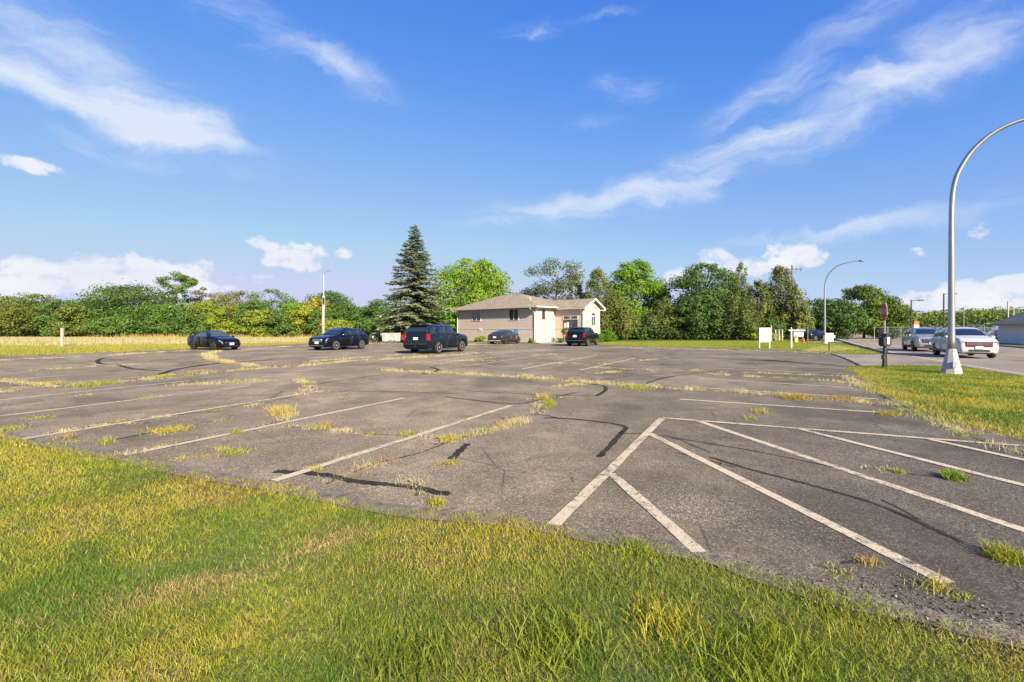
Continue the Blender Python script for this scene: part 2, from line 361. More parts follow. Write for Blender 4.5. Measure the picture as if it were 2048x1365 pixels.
def ribbon(pts, o0, o1, z):
    """strip between two sideways offsets (to the right of travel) along a polyline"""
    P = [Vector(p) for p in pts]; v = []; f = []
    for i, p in enumerate(P):
        t = (P[min(i+1,len(P)-1)]-P[max(i-1,0)]).normalized(); n = Vector((t.y, -t.x))
        v += [(*(p+n*o0), z), (*(p+n*o1), z)]
    for i in range(len(P)-1): f.append((2*i, 2*i+1, 2*i+3, 2*i+2))
    return v, f
def smooth_line(pts, n=8):
    P = [Vector(p) for p in pts]; out = []
    for i in range(len(P)-1):
        p0, p1, p2, p3 = P[max(i-1,0)], P[i], P[i+1], P[min(i+2,len(P)-1)]
        for k in range(n):
            t = k/n; out.append(.5*((2*p1)+(p2-p0)*t+(2*p0-5*p1+4*p2-p3)*t*t+(3*p1-p0-3*p2+p3)*t**3))
    out.append(P[-1]); return out
ROAD_EDGE = smooth_line([(-6,-40),(4,-16),(10,-2),(17.4,16.4),(24.2,30.5),(32.7,45.5),(42.5,62),(62,95),(100,160)])
v, f = ribbon(ROAD_EDGE, 0, 11.0, -.012)
road = tag(mesh_obj('road', v, f, M_ROAD), kind='structure')
def marking(name, off0, off1, mat, z=-.007):
    v, f = ribbon(ROAD_EDGE, off0, off1, z); return mesh_obj(name, v, f, mat, road)
marking('edge_line', .35, .47, M_PAINT_ROAD); marking('center_line', 5.6, 5.72, M_YELLOW); marking('center_line', 5.9, 6.02, M_YELLOW); marking('edge_line', 10.5, 10.62, M_PAINT_ROAD)
def kerb(name, pts, o0, o1, h, mat):
    v, f = ribbon(pts, o0, o1, h); v2, _ = ribbon(pts, o0, o1, -.2); n = len(v); v += v2
    for i in range(len(pts)-1):
        f += [(2*i, 2*i+2, n+2*i+2, n+2*i), (2*i+1, n+2*i+1, n+2*i+3, 2*i+3)]
    f += [(0, n, n+1, 1), (2*len(pts)-2, 2*len(pts)-1, n+2*len(pts)-1, n+2*len(pts)-2)]
    return tag(mesh_obj(name, v, f, mat), kind='structure')
i0 = [i for i, p in enumerate(ROAD_EDGE) if p.y > 31][0]
kerb('kerb', [p for p in ROAD_EDGE if 31 < p.y < 100], -.16, -.003, .1, M_CURB)
kerb('kerb', ROAD_EDGE, 11.003, 11.2, .13, M_CURB)
sheet('driveway', [(18.7,28.1),(20.8,31.5),(22.0,30.2),(24.4,31.0),(19.5,20.7),(17.3,21.3),(15.06,20.9)], -.008, M_DRIVE)
sheet('side_street', [(36.5,60.5),(39,57.5),(70,46),(72,51),(40,63)], -.004, M_ROAD)
sheet('sand_patch', ragged([G(1600,704),(G(1615,698)),G(1640,693),(G(1655,691.5)),G(1690,692.5),G(1712,697),G(1690,700),G(1652,702.5)], .6, .25), -.014, M_SAND)
sheet('concrete_walk', [(2.9,51.7),(5.4,50.7),(7.5,53.9),(6.6,58.0),(5.2,58.8),(3.3,56.6)], .012, M_CONC)
sheet('dry_field', ragged([(-90,42),(-55,45),(-38,48),(-30,53),(-23,60),(-15,68),(-11,74),(-10,92),(-150,92),(-150,42)], 1.5, .8), -.024, M_DRY)
sheet('mown_strip', ragged([(9.0,49),(12.6,44),(19,38.6),(21.2,35.4),(21.1,31.9),(22.1,30.7),(24.2,31.2),(32.4,45.6),(37,56),(37,64),(20,62),(9,58)], 1, .1), -.022, M_LAWN_FAR)
sheet('lawn_strip', ragged([(-60,22.2),(-29.9,28.4),(-27.6,32.4),(-25.7,37.8),(-25,44.4),(-22,52.6),(-16,58.5),(-13,60.7),(-9.2,63),(-12,71),(-16,69),(-24,61),(-31,54),(-39,49),(-56,46),(-90,43)], 1, .15), -.02, M_LAWN_FAR)
sheet('lawn_verge', ragged([(7.5,1.0),(7.2,4),(7.1,5.6),(7.24,7.02),(7.44,7.97),(7.86,9.42),(8.74,11.3),(10.5,14.4),(13.6,19.3),(14.9,20.8),(17.3,21.2),(18.9,20.4),(17.3,16.4),(9.8,-2),(7.5,-6)], .5, .08), -.018, M_LAWN)

# painted bays, tar seams
def strip(name, pts, width, z, mat, wob=0.0, sub=10):
    P = [Vector(p) for p in pts]; Q = []
    for a, b in zip(P[:-1], P[1:]):
        k = max(2, int((b-a).length/.35) if sub is None else sub)
        Q += [a.lerp(b, j/k) for j in range(k)]
    Q.append(P[-1]); v = []; f = []
    for i, p in enumerate(Q):
        t = (Q[min(i+1,len(Q)-1)]-Q[max(i-1,0)]).normalized(); n = Vector((t.y,-t.x)); w = width/2
        v += [(*(p-n*(w+random.uniform(-wob,wob))), z), (*(p+n*(w+random.uniform(-wob,wob))), z)]
    for i in range(len(Q)-1): f.append((2*i, 2*i+1, 2*i+3, 2*i+2))
    return mesh_obj(name, v, f, mat, lot)
BAYS = [(0,833,500,772),(42,879,640,783),(247,912,808,797),(548,963,1022,812),(1107,1052,1325,837),(-80,809,380,762),(-120,789,282,754),(-150,773,195,747),(-200,758,115,741),(-250,746,50,735),(-300,737,20,729.5),(-300,731,90,721),
        (929,733,1106,708),(1044,739,1194,711),(823,728,1040,703),(740,723,880,706),(560,716,700,704),(460,712,600,702.5),(1160,741,1270,717),
        (1325,837,2060,894),(1395,842,2060,1065),(1300,868,1895,1168),(1215,942,1400,1106),(1592,857,2060,975),(1860,880,2060,924),
        (1359,799,1800,828),(1387,775,1757,799),(1396,758,1706,776),(1425,737,1712,749.5),(1456,729,1697,738)]
for i, (a, b, c, d) in enumerate(BAYS): strip('parking_line', [G(a,b), G(c,d)], .112, .0045+.0012*(i%5), M_PAINT, .006, None)
SEAMS = [([(1090,836),(1160,840),(1245,852),(1240,870),(1198,915)], .11),([(1240,868),(1300,869),(1400,885),(1520,905),(1682,938)], .045),([(1420,915),(1520,945),(1600,965),(1760,1012),(1925,1086)], .075),
         ([(550,943),(640,949),(720,965),(810,973),(900,990)], .16),([(902,920),(920,902),(935,888)], .14),([(222,716),(203,718),(195,723),(203,728),(232,730),(266,738),(322,742)], .28),
         ([(318,750),(360,738),(440,727),(545,720)], .35),([(890,794),(1020,808),(1080,800),(1160,784)], .09),([(1165,768),(1203,771),(1212,779),(1192,793)], .14),([(845,748),(878,741),(862,735)], .2),
         ([(1290,768),(1340,754),(1420,744)], .14),([(1500,720),(1560,723),(1625,728)], .4),([(230,880),(320,862)], .06),([(640,768),(720,756),(780,748)], .1),([(1660,707),(1690,718),(1722,733)], .25),
         ([(1000,838),(1075,830),(1120,838)], .05),([(1200,760),(1270,752),(1330,747)], .1),([(1350,905),(1470,935)], .03),([(930,782),(1080,790),(1200,793)], .05),([(380,735),(470,725),(520,722)], .12),([(1100,722),(1250,728),(1420,729)], .08)]
for pts, w in SEAMS: strip('tar_seam', [tuple(p) for p in smooth_line([G(*p) for p in pts], 6)], w*.7, .0035, M_TAR, w*.14, 2)

# ---------------------------------------------------------------- vegetation
def quads_mesh(name, V, Fq, C, mat, parent=None, tri=False):
    """fast mesh from numpy: V (n,3), Fq (m,k) index array, C (n,3) colour of each plant piece"""
    me = bpy.data.meshes.new(name); k = Fq.shape[1]
    me.vertices.add(len(V)); me.vertices.foreach_set('co', V.astype(np.float32).ravel())
    me.loops.add(Fq.size); me.loops.foreach_set('vertex_index', Fq.astype(np.int32).ravel())
    me.polygons.add(len(Fq)); me.polygons.foreach_set('loop_start', np.arange(0, Fq.size, k, dtype=np.int32))
    me.update(calc_edges=True)
    at_ = me.color_attributes.new('Col', 'FLOAT_COLOR', 'POINT')
    at_.data.foreach_set('color', np.concatenate([C, np.ones((len(C),1))], 1).astype(np.float32).ravel())
    me.materials.append(mat); o = bpy.data.objects.new(name, me); return link(o, parent)
M_BLADE = leaf_mat('grass_blade', .30, .5); M_LEAF = leaf_mat('leaf', .32, .55); M_NEEDLE = leaf_mat('needle', .12, .6)
def vnoise(x, y, scale, seed=0):
    r = np.random.default_rng(seed).random((256,256)); X = x*scale; Y = y*scale
    xi = np.floor(X).astype(int); yi = np.floor(Y).astype(int); fx = X-xi; fy = Y-yi; fx = fx*fx*(3-2*fx); fy = fy*fy*(3-2*fy)
    g = lambda a, b: r[a % 256, b % 256]
    return (g(xi,yi)*(1-fx)+g(xi+1,yi)*fx)*(1-fy)+(g(xi,yi+1)*(1-fx)+g(xi+1,yi+1)*fx)*fy
def fnoise(x, y, scale, seed=0): return .5*vnoise(x,y,scale,seed)+.3*vnoise(x,y,scale*2.1,seed+1)+.2*vnoise(x,y,scale*4.7,seed+2)
def inside(P, poly):
    x, y = P[:,0], P[:,1]; c = np.zeros(len(P), bool); n = len(poly)
    for i in range(n):
        x0, y0 = poly[i]; x1, y1 = poly[(i+1)%n]
        if y0 == y1: continue
        m = ((y0 > y) != (y1 > y)) & (x < (x1-x0)*(y-y0)/(y1-y0)+x0); c ^= m
    return c
def dist_line(P, pts):
    d = np.full(len(P), 1e9); t_all = np.zeros(len(P))
    for a, b in zip(pts[:-1], pts[1:]):
        a = np.array(a); b = np.array(b); ab = b-a; t = np.clip(((P-a)@ab)/(ab@ab+1e-9), 0, 1)
        d = np.minimum(d, np.linalg.norm(P-(a+t[:,None]*ab), axis=1))
    return d
def blades(name, P, z, H, W, C, lean=.5, mat=None, segs=2, bend=.6):
    n = len(P); th = rng.random(n)*2*np.pi; la = rng.random(n)*2*np.pi; ln = lean*H*(.3+.9*rng.random(n))
    side = np.stack([np.cos(th), np.sin(th)], 1)*(W/2)[:,None]; ld = np.stack([np.cos(la), np.sin(la)], 1)*ln[:,None]
    hv = np.sqrt(np.maximum(H*H-ln*ln*.8, (H*.25)**2))
    zz = np.broadcast_to(z, (n,)) if np.ndim(z) else np.full(n, z)
    def lvl(q, wf, t, k): return np.column_stack([P+ld*(t**2*bend+t*(1-bend))+side*wf*k, zz+hv*t])
    if segs == 2:
        V = np.stack([lvl(0,1,0,-1), lvl(0,1,0,1), lvl(0,.8,.55,-1), lvl(0,.8,.55,1), lvl(0,0,1,1)], 1).reshape(-1,3)
        b = np.arange(n)[:,None]*5; F = np.concatenate([b+[0,1,3], b+[0,3,2], b+[2,3,4]], 0); C5 = np.repeat(C, 5, 0)
    else:
        V = np.stack([lvl(0,1,0,-1), lvl(0,1,0,1), lvl(0,0,1,1)], 1).reshape(-1,3); b = np.arange(n)[:,None]*3; F = b+[0,1,2]; C5 = np.repeat(C, 3, 0)
    return quads_mesh(name, V, F, C5, mat or M_BLADE)
def scatter(poly, dens):
    P = np.array(poly); lo, hi = P.min(0), P.max(0); n = int((hi-lo).prod()*dens); Q = lo+rng.random((n,2))*(hi-lo); return Q[inside(Q, poly)]
pal = lambda *c: np.array(c)
def mixc(t, a, b): return a*(1-t[:,None])+b*t[:,None]
GREEN, LIME, YELL, STRAW, RUST = pal(.135,.232,.024), pal(.255,.305,.028), pal(.43,.385,.045), pal(.52,.40,.150), pal(.31,.18,.070)

# near lawn
NEARL = [(-13,9.5)]+[(x, y+.05) for x, y in NEAR+NEAR_EXT]+[(7.8,-3),(-13,-3)]
near_lawn = [(-60,16.6),(-27.5,13.1),(-13.0,9.5)]+[(x, y+.15) for x, y in NEAR+NEAR_EXT]+[(7.8,-4),(-60,-4)]
sheet('lawn', ragged(near_lawn, .25, .05), -.010, M_LAWN)
def lawn_colours(P, d_edge):
    n = len(P); a = fnoise(P[:,0], P[:,1], .55, 3); b = fnoise(P[:,0], P[:,1], 2.4, 9); r = rng.random(n)
    right = np.clip((P[:,0]-.2)/2.2, 0, 1)
    t = np.clip((a-.40)*2.6+(b-.5)*1.6+.42+right*.16-.50*np.clip((.3-P[:,0])/1.6,0,1)*np.clip((4.6-P[:,1])/1.4,0,1)+.25*np.clip((P[:,0]-1.0)/.8,0,1)*np.clip((3.2-P[:,1])/.6,0,1), 0, 1); C = mixc(np.clip(t*2,0,1), GREEN, LIME); C = mixc(np.clip(t*2-1,0,1)*.85, C, YELL)
    ey = np.clip(1-d_edge/1.3, 0, 1); C = mixc(ey*.5*rng.random(n), C, YELL)
    dead = np.clip((b-.50)*3.0+(a-.5)*1.2, 0, 1)
    tr = [G(130,1205), G(300,1185), G(450,1160), G(560,1120), G(700,1065)]
    dl = np.clip(1-(dist_line(P, tr)-.02)/.26, 0, 1)*np.clip((b-.28)*3, .25, 1)
    p_dead = np.clip(.05+.30*dead+.80*dl+.08*right, 0, .92)
    C = np.where((r < p_dead)[:,None], mixc(rng.random(n)*.8, STRAW, pal(.36,.27,.10)), C)
    rust = (rng.random(n) < np.clip((fnoise(P[:,0],P[:,1],1.1,21)-.56)*2.0, 0, .35)*np.clip(1.4-d_edge/1.5, 0, 1)); C = np.where(rust[:,None], RUST, C)
    return C*(.78+.5*rng.random(n))[:,None]
NEAR_FULL = [(-13.0,9.4)]+NEAR+NEAR_EXT
def near_zone(y0, y1, dens, hmul, wmul):
    P = scatter([(-10.5,y0),(6.5,y0),(6.5,y1),(-10.5,y1)], dens)
    vis = np.abs(P[:,0]) < P[:,1]*1.12+.5; P = P[vis]
    j = P+np.stack([vnoise(P[:,0],P[:,1],1.7,5)-.5, vnoise(P[:,0],P[:,1],2.3,6)-.5], 1)*.15+np.stack([vnoise(P[:,0],P[:,1],9,7)-.5, vnoise(P[:,0],P[:,1],9,8)-.5],1)*.12
    P = P[inside(j, NEARL)]; d = dist_line(P, NEAR_FULL)
    clump = fnoise(P[:,0], P[:,1], 5.0, 31); keep = rng.random(len(P)) < np.clip(.45+clump*1.1, 0, 1); P = P[keep]; d = d[keep]; clump = clump[keep]
    H = (.016+.032*rng.random(len(P))+.045*np.clip(clump-.45,0,1))*hmul*(1+.25*np.clip(1-d/.5,0,1)); W = (.0022+.0022*rng.random(len(P)))*wmul
    return P, H, W, lawn_colours(P, d)
Z = [near_zone(1.9,3.2,12500,1,1), near_zone(3.2,4.6,7600,1,1.25), near_zone(4.6,6.5,4300,1.05,1.7), near_zone(6.5,9.3,2400,1.1,2.4)]
cat_ = [np.concatenate(a) for a in zip(*Z)]
o = blades('lawn_grass', cat_[0], -.012, cat_[1], cat_[2], cat_[3], 1.0); tag(o, 'mown green and straw coloured lawn grass beside the cracked parking lot', 'grass', kind='stuff')
# coarse tufts standing in the lawn
TUFT = [G(1100,1290)+(.28,.13,LIME*.9), G(1560,1300)+(.25,.11,LIME*.95), G(1660,1205)+(.2,.07,LIME), G(1270,1098)+(.16,.07,LIME), G(1330,1250)+(.2,.1,YELL), G(820,1340)+(.3,.10,LIME*.8), G(1500,1340)+(.3,.13,LIME)]
PP = []; HH = []; CC = []
for (x, y, r, h, c) in TUFT:
    n = 420; q = rng.normal(0, r*.5, (n,2))+[x,y]; PP.append(q); HH.append(h*(.5+.7*rng.random(n))); CC.append(np.tile(c,(n,1))*(.7+.6*rng.random(n))[:,None])
o = blades('coarse_grass', np.concatenate(PP), -.012, np.concatenate(HH), np.full(len(np.concatenate(PP)), .006), np.concatenate(CC), .9); tag(o, 'taller coarse grass blades scattered through the near lawn', 'grass', kind='stuff')

# right verge
VERGE = [(7.3,4.5),(7.24,7.02),(7.44,7.97),(7.86,9.42),(8.74,11.3),(10.5,14.4),(13.6,19.3),(14.9,20.7),(17.3,21.1),(18.8,20.3),(17.2,16.4),(15.1,11.5),(13,6),(12,4.5)]
P = scatter(VERGE, 1500); P = P[P[:,0] < P[:,1]*1.14+.6]; d = dist_line(P, RIGHT_EDGE)
P2 = scatter([(p[0]-.35, p[1]) for p in VERGE], 900); n_ = vnoise(P2[:,0],P2[:,1],1.2,44); P2 = P2[(n_ > .5) & (P2[:,0] < P2[:,1]*1.14+.6)]; P = np.concatenate([P, P2]); n = len(P)
a = fnoise(P[:,0],P[:,1],.5,61); b = fnoise(P[:,0],P[:,1],2.2,62); t = np.clip((a-.5)*2.2+(b-.5)*1.6+.5, 0, 1)
C = mixc(t, GREEN*.95, LIME); C = mixc(np.clip(t*2-1.1,0,1), C, YELL); dd = np.clip(1-dist_line(P, RIGHT_EDGE)/.9, 0, 1)
C = np.where((rng.random(n) < .14+.5*dd+.25*np.clip(b-.55,0,1))[:,None], mixc(rng.random(n), STRAW, YELL), C)*(.75+.5*rng.random(n))[:,None]
o = blades('verge_grass', P, -.02, .045+.06*rng.random(n), np.full(n,.009), C, .85); tag(o, 'mown grass on the verge around the tall curved lamp post', 'grass', kind='stuff')

# mid-distance lawns and the dry field
def far_grass(name, poly, dens, h, w, pals, label, cat='grass', z=-.02, seed=0, lean=.5):
    P = scatter(poly, dens); n = len(P); t = np.clip((fnoise(P[:,0],P[:,1],.18,seed)-.5)*3+(fnoise(P[:,0],P[:,1],1.3,seed+5)-.5)*1.5+.5, 0, 1)
    C = mixc(t, pals[0], pals[1]); C = np.where((rng.random(n) < .18)[:,None], pals[2], C)*(.75+.5*rng.random(n))[:,None]
    o = blades(name, P, z, h*(.5+.8*rng.random(n)), np.full(n, w), C, lean, segs=1); tag(o, label, cat, kind='stuff'); return o
far_grass('strip_grass', [(-60,22.5),(-29.9,28.6),(-27.6,32.6),(-25.7,38),(-25,44.6),(-22,52.8),(-16,58.8),(-15,67),(-24,60),(-31,53),(-39,48),(-56,45),(-90,42)], 90, .10, .022, (LIME*1.05, YELL*.95, STRAW), 'mown yellow green grass between the parking lot and the dry field', seed=70)
far_grass('house_lawn_grass', [(9.0,49.2),(12.6,44.2),(19,38.8),(21.3,35.6),(21.2,32.2),(24.0,31.6),(32.2,45.6),(37,58),(37,64),(20,62),(9,58)], 90, .075, .022, (LIME*1.0, LIME*1.15, YELL), 'mown green lawn between the house and the white sign boards', seed=80)
far_grass('dry_grass', [(-90,41),(-55,44),(-38,47),(-30,52),(-23,59),(-15,67),(-11,73),(-11,90),(-110,90),(-110,41)], 18, .26, .05, (pal(.46,.40,.17), pal(.52,.45,.27), pal(.33,.33,.09)), 'tall dry tan grass filling the field before the wood', seed=90, lean=.35)
far_grass('dry_grass', [(-75,84),(-12,84),(-10,93),(-75,93)], 14, .8, .07, (STRAW, pal(.42,.30,.14), YELL*.8), 'rank dry grass along the foot of the wood', seed=95, lean=.4)

# grass that has seeded in the cracks of the lot
CRACKS = [([(750,742),(900,748),(1050,756),(1190,767),(1290,775),(1420,782),(1560,791),(1660,799),(1760,812)], .20, .14, 2.2),([(1180,735),(1350,745),(1480,752),(1600,760),(1690,765),(1740,778),(1770,800),(1800,816)], .20, .10, .75),
          ([(10,761),(60,768),(110,774),(170,770),(250,764),(330,757),(405,748)], .26, .13, 1.0),([(405,748),(500,739),(581,735),(697,723),(830,716),(980,706)], .25, .12, .9),([(445,700),(424,706),(415,712),(432,721),(478,729),(506,734)], .30, .14, .9),
          ([(340,773),(430,768),(500,764),(570,760)], .16, .12, .9),([(598,757),(622,776),(606,790),(555,801),(490,816)], .10, .09, .8),([(552,818),(575,828),(568,842),(510,854)], .14, .14, 1.2),
          ([(568,852),(610,857),(660,859)], .07, .10, 1.2),([(660,861),(740,868),(830,873),(900,880)], .06, .07, .8),([(705,946),(770,925),(840,905),(890,888)], .055, .065, 1.2),([(870,890),(905,880),(940,873)], .09, .11, 2.6),([(950,868),(990,860),(1040,844)], .10, .13, 2.8),
          ([(1070,828),(1095,798)], .05, .08, 1.0),([(1060,800),(1150,795)], .05, .05, .6),([(640,784),(760,783),(920,788)], .05, .05, .45),([(812,962),(832,992)], .06, .06, 1.6),([(650,968),(690,957)], .05, .05, 1.3),([(280,838),(350,830),(440,822)], .06, .05, .9),
          ([(240,850),(300,846)], .05, .06, 1.0),([(0,812),(90,801)], .10, .05, .9),([(0,785),(35,781)], .15, .07, 1.0),([(150,796),(190,786)], .10, .06, .9),([(400,845),(460,838)], .05, .05, .9),([(930,720),(1050,712),(1150,708)], .2, .07, .6),([(1010,728),(1180,727),(1300,734)], .12, .08, .6),
          ([(820,727),(900,722),(1000,722)], .2, .09, .7),([(1220,695),(1330,697),(1480,701),(1580,704),(1655,708)], .5, .08, .8),([(0,722),(120,716),(300,706),(380,701)], .5, .10, .7),([(500,697),(620,692),(760,688)], .6, .12, .6),([(1250,724),(1340,716)], .15, .07, .8),
          ([(1690,752),(1730,775),(1790,805),(1850,838),(1920,862),(1975,884),(2060,915)], .16, .09, .9),([(1730,935),(1800,945),(1880,955)], .05, .05, .5),([(1640,1130),(1700,1150)], .06, .05, .8),([(1690,1130),(1740,1120)], .05, .03, .8),([(1850,1160),(1930,1200)], .07, .05, 1.4),([(1030,690),(900,690),(820,690)], .3, .15, .5),([(60,742),(200,733),(330,728)], .18, .08, .7),([(240,912),(420,874),(540,850)], .05, .05, .8),([(560,955),(700,912)], .04, .04, .6),([(100,868),(260,842)], .05, .05, .6),([(620,724),(760,713),(900,703)], .25, .10, .7),([(1150,752),(1240,744),(1330,738)], .12, .08, .7),([(1380,742),(1530,747),(1680,753)], .14, .08, .8),([(1120,775),(1190,766)], .08, .09, 1.0),([(1330,872),(1420,905)], .02, .03, .3),([(1760,1000),(1840,1040)], .02, .03, .4)]
MATS = [(80,836,26,6),(340,862,46,10),(470,908,30,9),(405,913,26,6),(440,900,16,4),(215,886,20,5),(235,843,18,4),(20,860,24,6),(130,878,18,4),(360,918,16,6),(1270,776,30,6),(1520,826,16,4),(1600,796,30,6),(1690,799,35,7),(1780,830,25,5),(300,795,14,4),(630,940,14,4),(470,868,14,3),(880,930,20,6),(875,1008,18,9),(1100,808,12,8),
        (150,884,20,4),(1500,838,12,2.5),(650,854,16,5),(740,870,14,5),(820,868,16,6),(900,880,24,8),(1680,1150,26,12),(1740,1128,22,7),(1870,1178,34,12),(1920,1195,30,10),(95,768,20,4),(190,770,30,6),(400,742,20,4),(330,752,14,4)]
PP, HH, WW, CC = [], [], [], []
M_CRACK = principled('open_crack', (.030,.025,.020), .95, 0, .4, 9.0)
for pts, wd, h, dn in CRACKS:
    base = [np.array(G(*p)) for p in pts]; far0 = np.mean([p[1] for p in base]); Q = []
    for a, b in zip(base[:-1], base[1:]):
        L = np.linalg.norm(b-a); k = max(2, int(L/(.12+far0*.02))); nr = np.array([-(b-a)[1], (b-a)[0]])/L
        Q += [a+(b-a)*(q/k)+nr*rng.normal()*(.018+.0022*far0) for q in range(k)]
    Q.append(base[-1])
    strip('open_crack', [tuple(p) for p in Q], .016+.0020*min(far0, 22), .003, M_CRACK, .006+.0006*far0, 1)
    for a, b in zip(Q[:-1], Q[1:]):
        L = np.linalg.norm(b-a); far = (a[1]+b[1])/2; g = fnoise(np.array([a[0]]), np.array([a[1]]), .35 if far > 13 else .8, 177)[0]
        nt = rng.poisson(L*dn*max(.06, (g-.24)*4.6)*(np.clip(12/(1+far*.12), 3, 9) if far < 13 else 8.5))
        for q in range(nt):
            c = a+(b-a)*rng.random()+rng.normal(0, wd*.22, 2); sz = .35+rng.random()**2*1.25; n = int(np.clip((10+34*sz)*(1.0 if far < 13 else .8), 6, 80))
            PP.append(c+np.clip(rng.normal(0, 1, (n,2)), -2, 2)*(.018+.035*sz+.0022*far)*[1.25,.9]); HH.append(h*sz*(.30+.65*rng.random(n))); WW.append(np.full(n, .0028+far*.00050))
            u = rng.random(); c0 = (pal(.60,.51,.28) if u < .62 else pal(.52,.46,.20)) if u < .82 else (LIME*1.2 if u < .93 else pal(.46,.30,.12))
            CC.append(np.tile(c0,(n,1))*(.8+.4*rng.random(n))[:,None])
for i, (x, y, rx, ry) in enumerate(MATS):
    cx, cy = G(x, y); sx = rx*cy/F_PX; sy = ry*cy*cy/(F_PX*CAM_H); n = int(np.clip(sx*sy*4200, 90, 900)); p = rng.normal(0, .45, (n,2))*[sx, sy]+[cx,cy]; far = cy
    PP.append(p); HH.append((.035+.035*(i%3))*(.4+.9*rng.random(n))); WW.append(np.full(n, .004+far*.0006)); base = [LIME*1.15, YELL*1.0, pal(.40,.27,.09)][[0,1,0,2,1][i%5]]
    CC.append(mixc(rng.random(n)*.5, np.tile(base,(n,1)), STRAW)*(.75+.5*rng.random(n))[:,None])
o = blades('crack_grass', np.concatenate(PP), -.004, np.concatenate(HH), np.concatenate(WW), np.concatenate(CC), .9); tag(o, 'dry straw coloured grass growing in the cracks of the asphalt', 'grass', kind='stuff')
# clumps that stand alone: each one a plant
def tuft(name, x, y, r, h, n, c0, c1, label, lean=1.0, w=.006):
    p = np.clip(rng.normal(0, .45, (n,2)), -.9, .9)*r; cx, cy = G(x, y); C = mixc(rng.random(n), np.tile(c0,(n,1)), c1)*(.75+.5*rng.random(n))[:,None]
    o = blades(name, p, -.003, h*(.4+.8*rng.random(n)), np.full(n, w), C, lean); o.location = (cx, cy, 0); return tag(o, label, 'weed', 'weeds standing alone in the parking lot')
tuft('grass_tuft', 2012,1118,.13,.12,420,LIME,YELL,'bushy green grass tuft at the end of the long tar seam')
tuft('weed', 1908,958,.11,.11,300,GREEN*1.6,LIME,'leafy green weed between two painted hatch lines on the lot',.8,.012)
tuft('weed', 1795,945,.07,.05,140,YELL,LIME,'small yellowish weed in the crack beside the leafy green weed',.8,.008)
tuft('weed', 1098,812,.09,.10,200,GREEN*1.6,LIME,'small green weed beside the straw clump at the tip of a bay line',.8,.010)
tuft('grass_tuft', 1085,797,.14,.14,320,STRAW*1.15,YELL,'straw coloured grass clump at the tip of a bay line',.9,.009)
tuft('grass_tuft', 562,829,.20,.20,520,STRAW*1.2,YELL,'big pale feathery grass clump between two painted bay lines',.9,.008)
tuft('grass_tuft', 872,1008,.08,.07,200,LIME,YELL,'small green tuft where the lot meets the near lawn',1.0,.006)
tuft('grass_tuft', 905,928,.08,.08,180,LIME,STRAW,'thin tuft beside the short wide tar patch',1.0,.006)
tuft('grass_tuft', 1590,798,.3,.16,300,YELL,pal(.42,.26,.09),'rusty grass tuft in the long crack near the verge',.8,.012)

# crumbled asphalt along the near edge
def stones(name, P, S, C, mat):
    n = len(P); base = np.array([(1,0,0),(-1,0,0),(0,1,0),(0,-1,0),(0,0,1),(0,0,-1)], float)
    V = base[None]*(S[:,None,None]*(.55+.6*rng.random((n,6,1)))); V[:,:,2] *= .7; V += np.column_stack([P, S*.25])[:,None,:]
    F = np.array([(0,2,4),(2,1,4),(1,3,4),(3,0,4),(2,0,5),(1,2,5),(3,1,5),(0,3,5)]); F = (np.arange(n)[:,None,None]*6+F[None]).reshape(-1,3)
    return quads_mesh(name, V.reshape(-1,3), F, np.repeat(C, 6, 0), mat)
M_STONE = leaf_mat('crumb_stone', 0.0, .9)
P = scatter([(-8,1.5),(7.5,1.5),(7.5,8),(-8,8)], 3000); d = dist_line(P, NEAR_FULL); rt = np.clip((P[:,0]-1.2)/1.0, .12, 1)
P = P[(rng.random(len(P)) < np.clip(1-d/(.10+.26*rt*(.5+fnoise(P[:,0],P[:,1],2.5,55))), 0, 1)*(.3+.7*rt))]; n = len(P)
C = np.where((rng.random(n) < .13)[:,None], pal(.30,.26,.21), np.where((rng.random(n) < .35)[:,None], pal(.17,.14,.105), pal(.050,.044,.039)))*(.7+.6*rng.random(n))[:,None]
o = stones('asphalt_crumbs', P, .003+.011*rng.random(n)**2.0, C, M_STONE); tag(o, 'crumbled asphalt and gravel along the edge of the near lawn', 'gravel', kind='stuff')

# dirt and dead thatch washed over the near edge of the lot
DE = []
for i, (x, y) in enumerate([tuple(p) for p in smooth_line(NEAR+NEAR_EXT, 10)]): DE.append((x, y))
out_ = [(x, y+.05+.13*fnoise(np.array([x]),np.array([y]),2.2,91)[0]+abs(rng.normal())*.035) for x, y in DE]; in_ = [(x, y-.10) for x, y in DE]
n_ = len(DE); tag(mesh_obj('dirt_edge', [(x,y,.0042) for x,y in out_]+[(x,y,.0042) for x,y in in_], [(i, i+1, n_+i+1, n_+i) for i in range(n_-1)], M_SOIL), kind='structure')

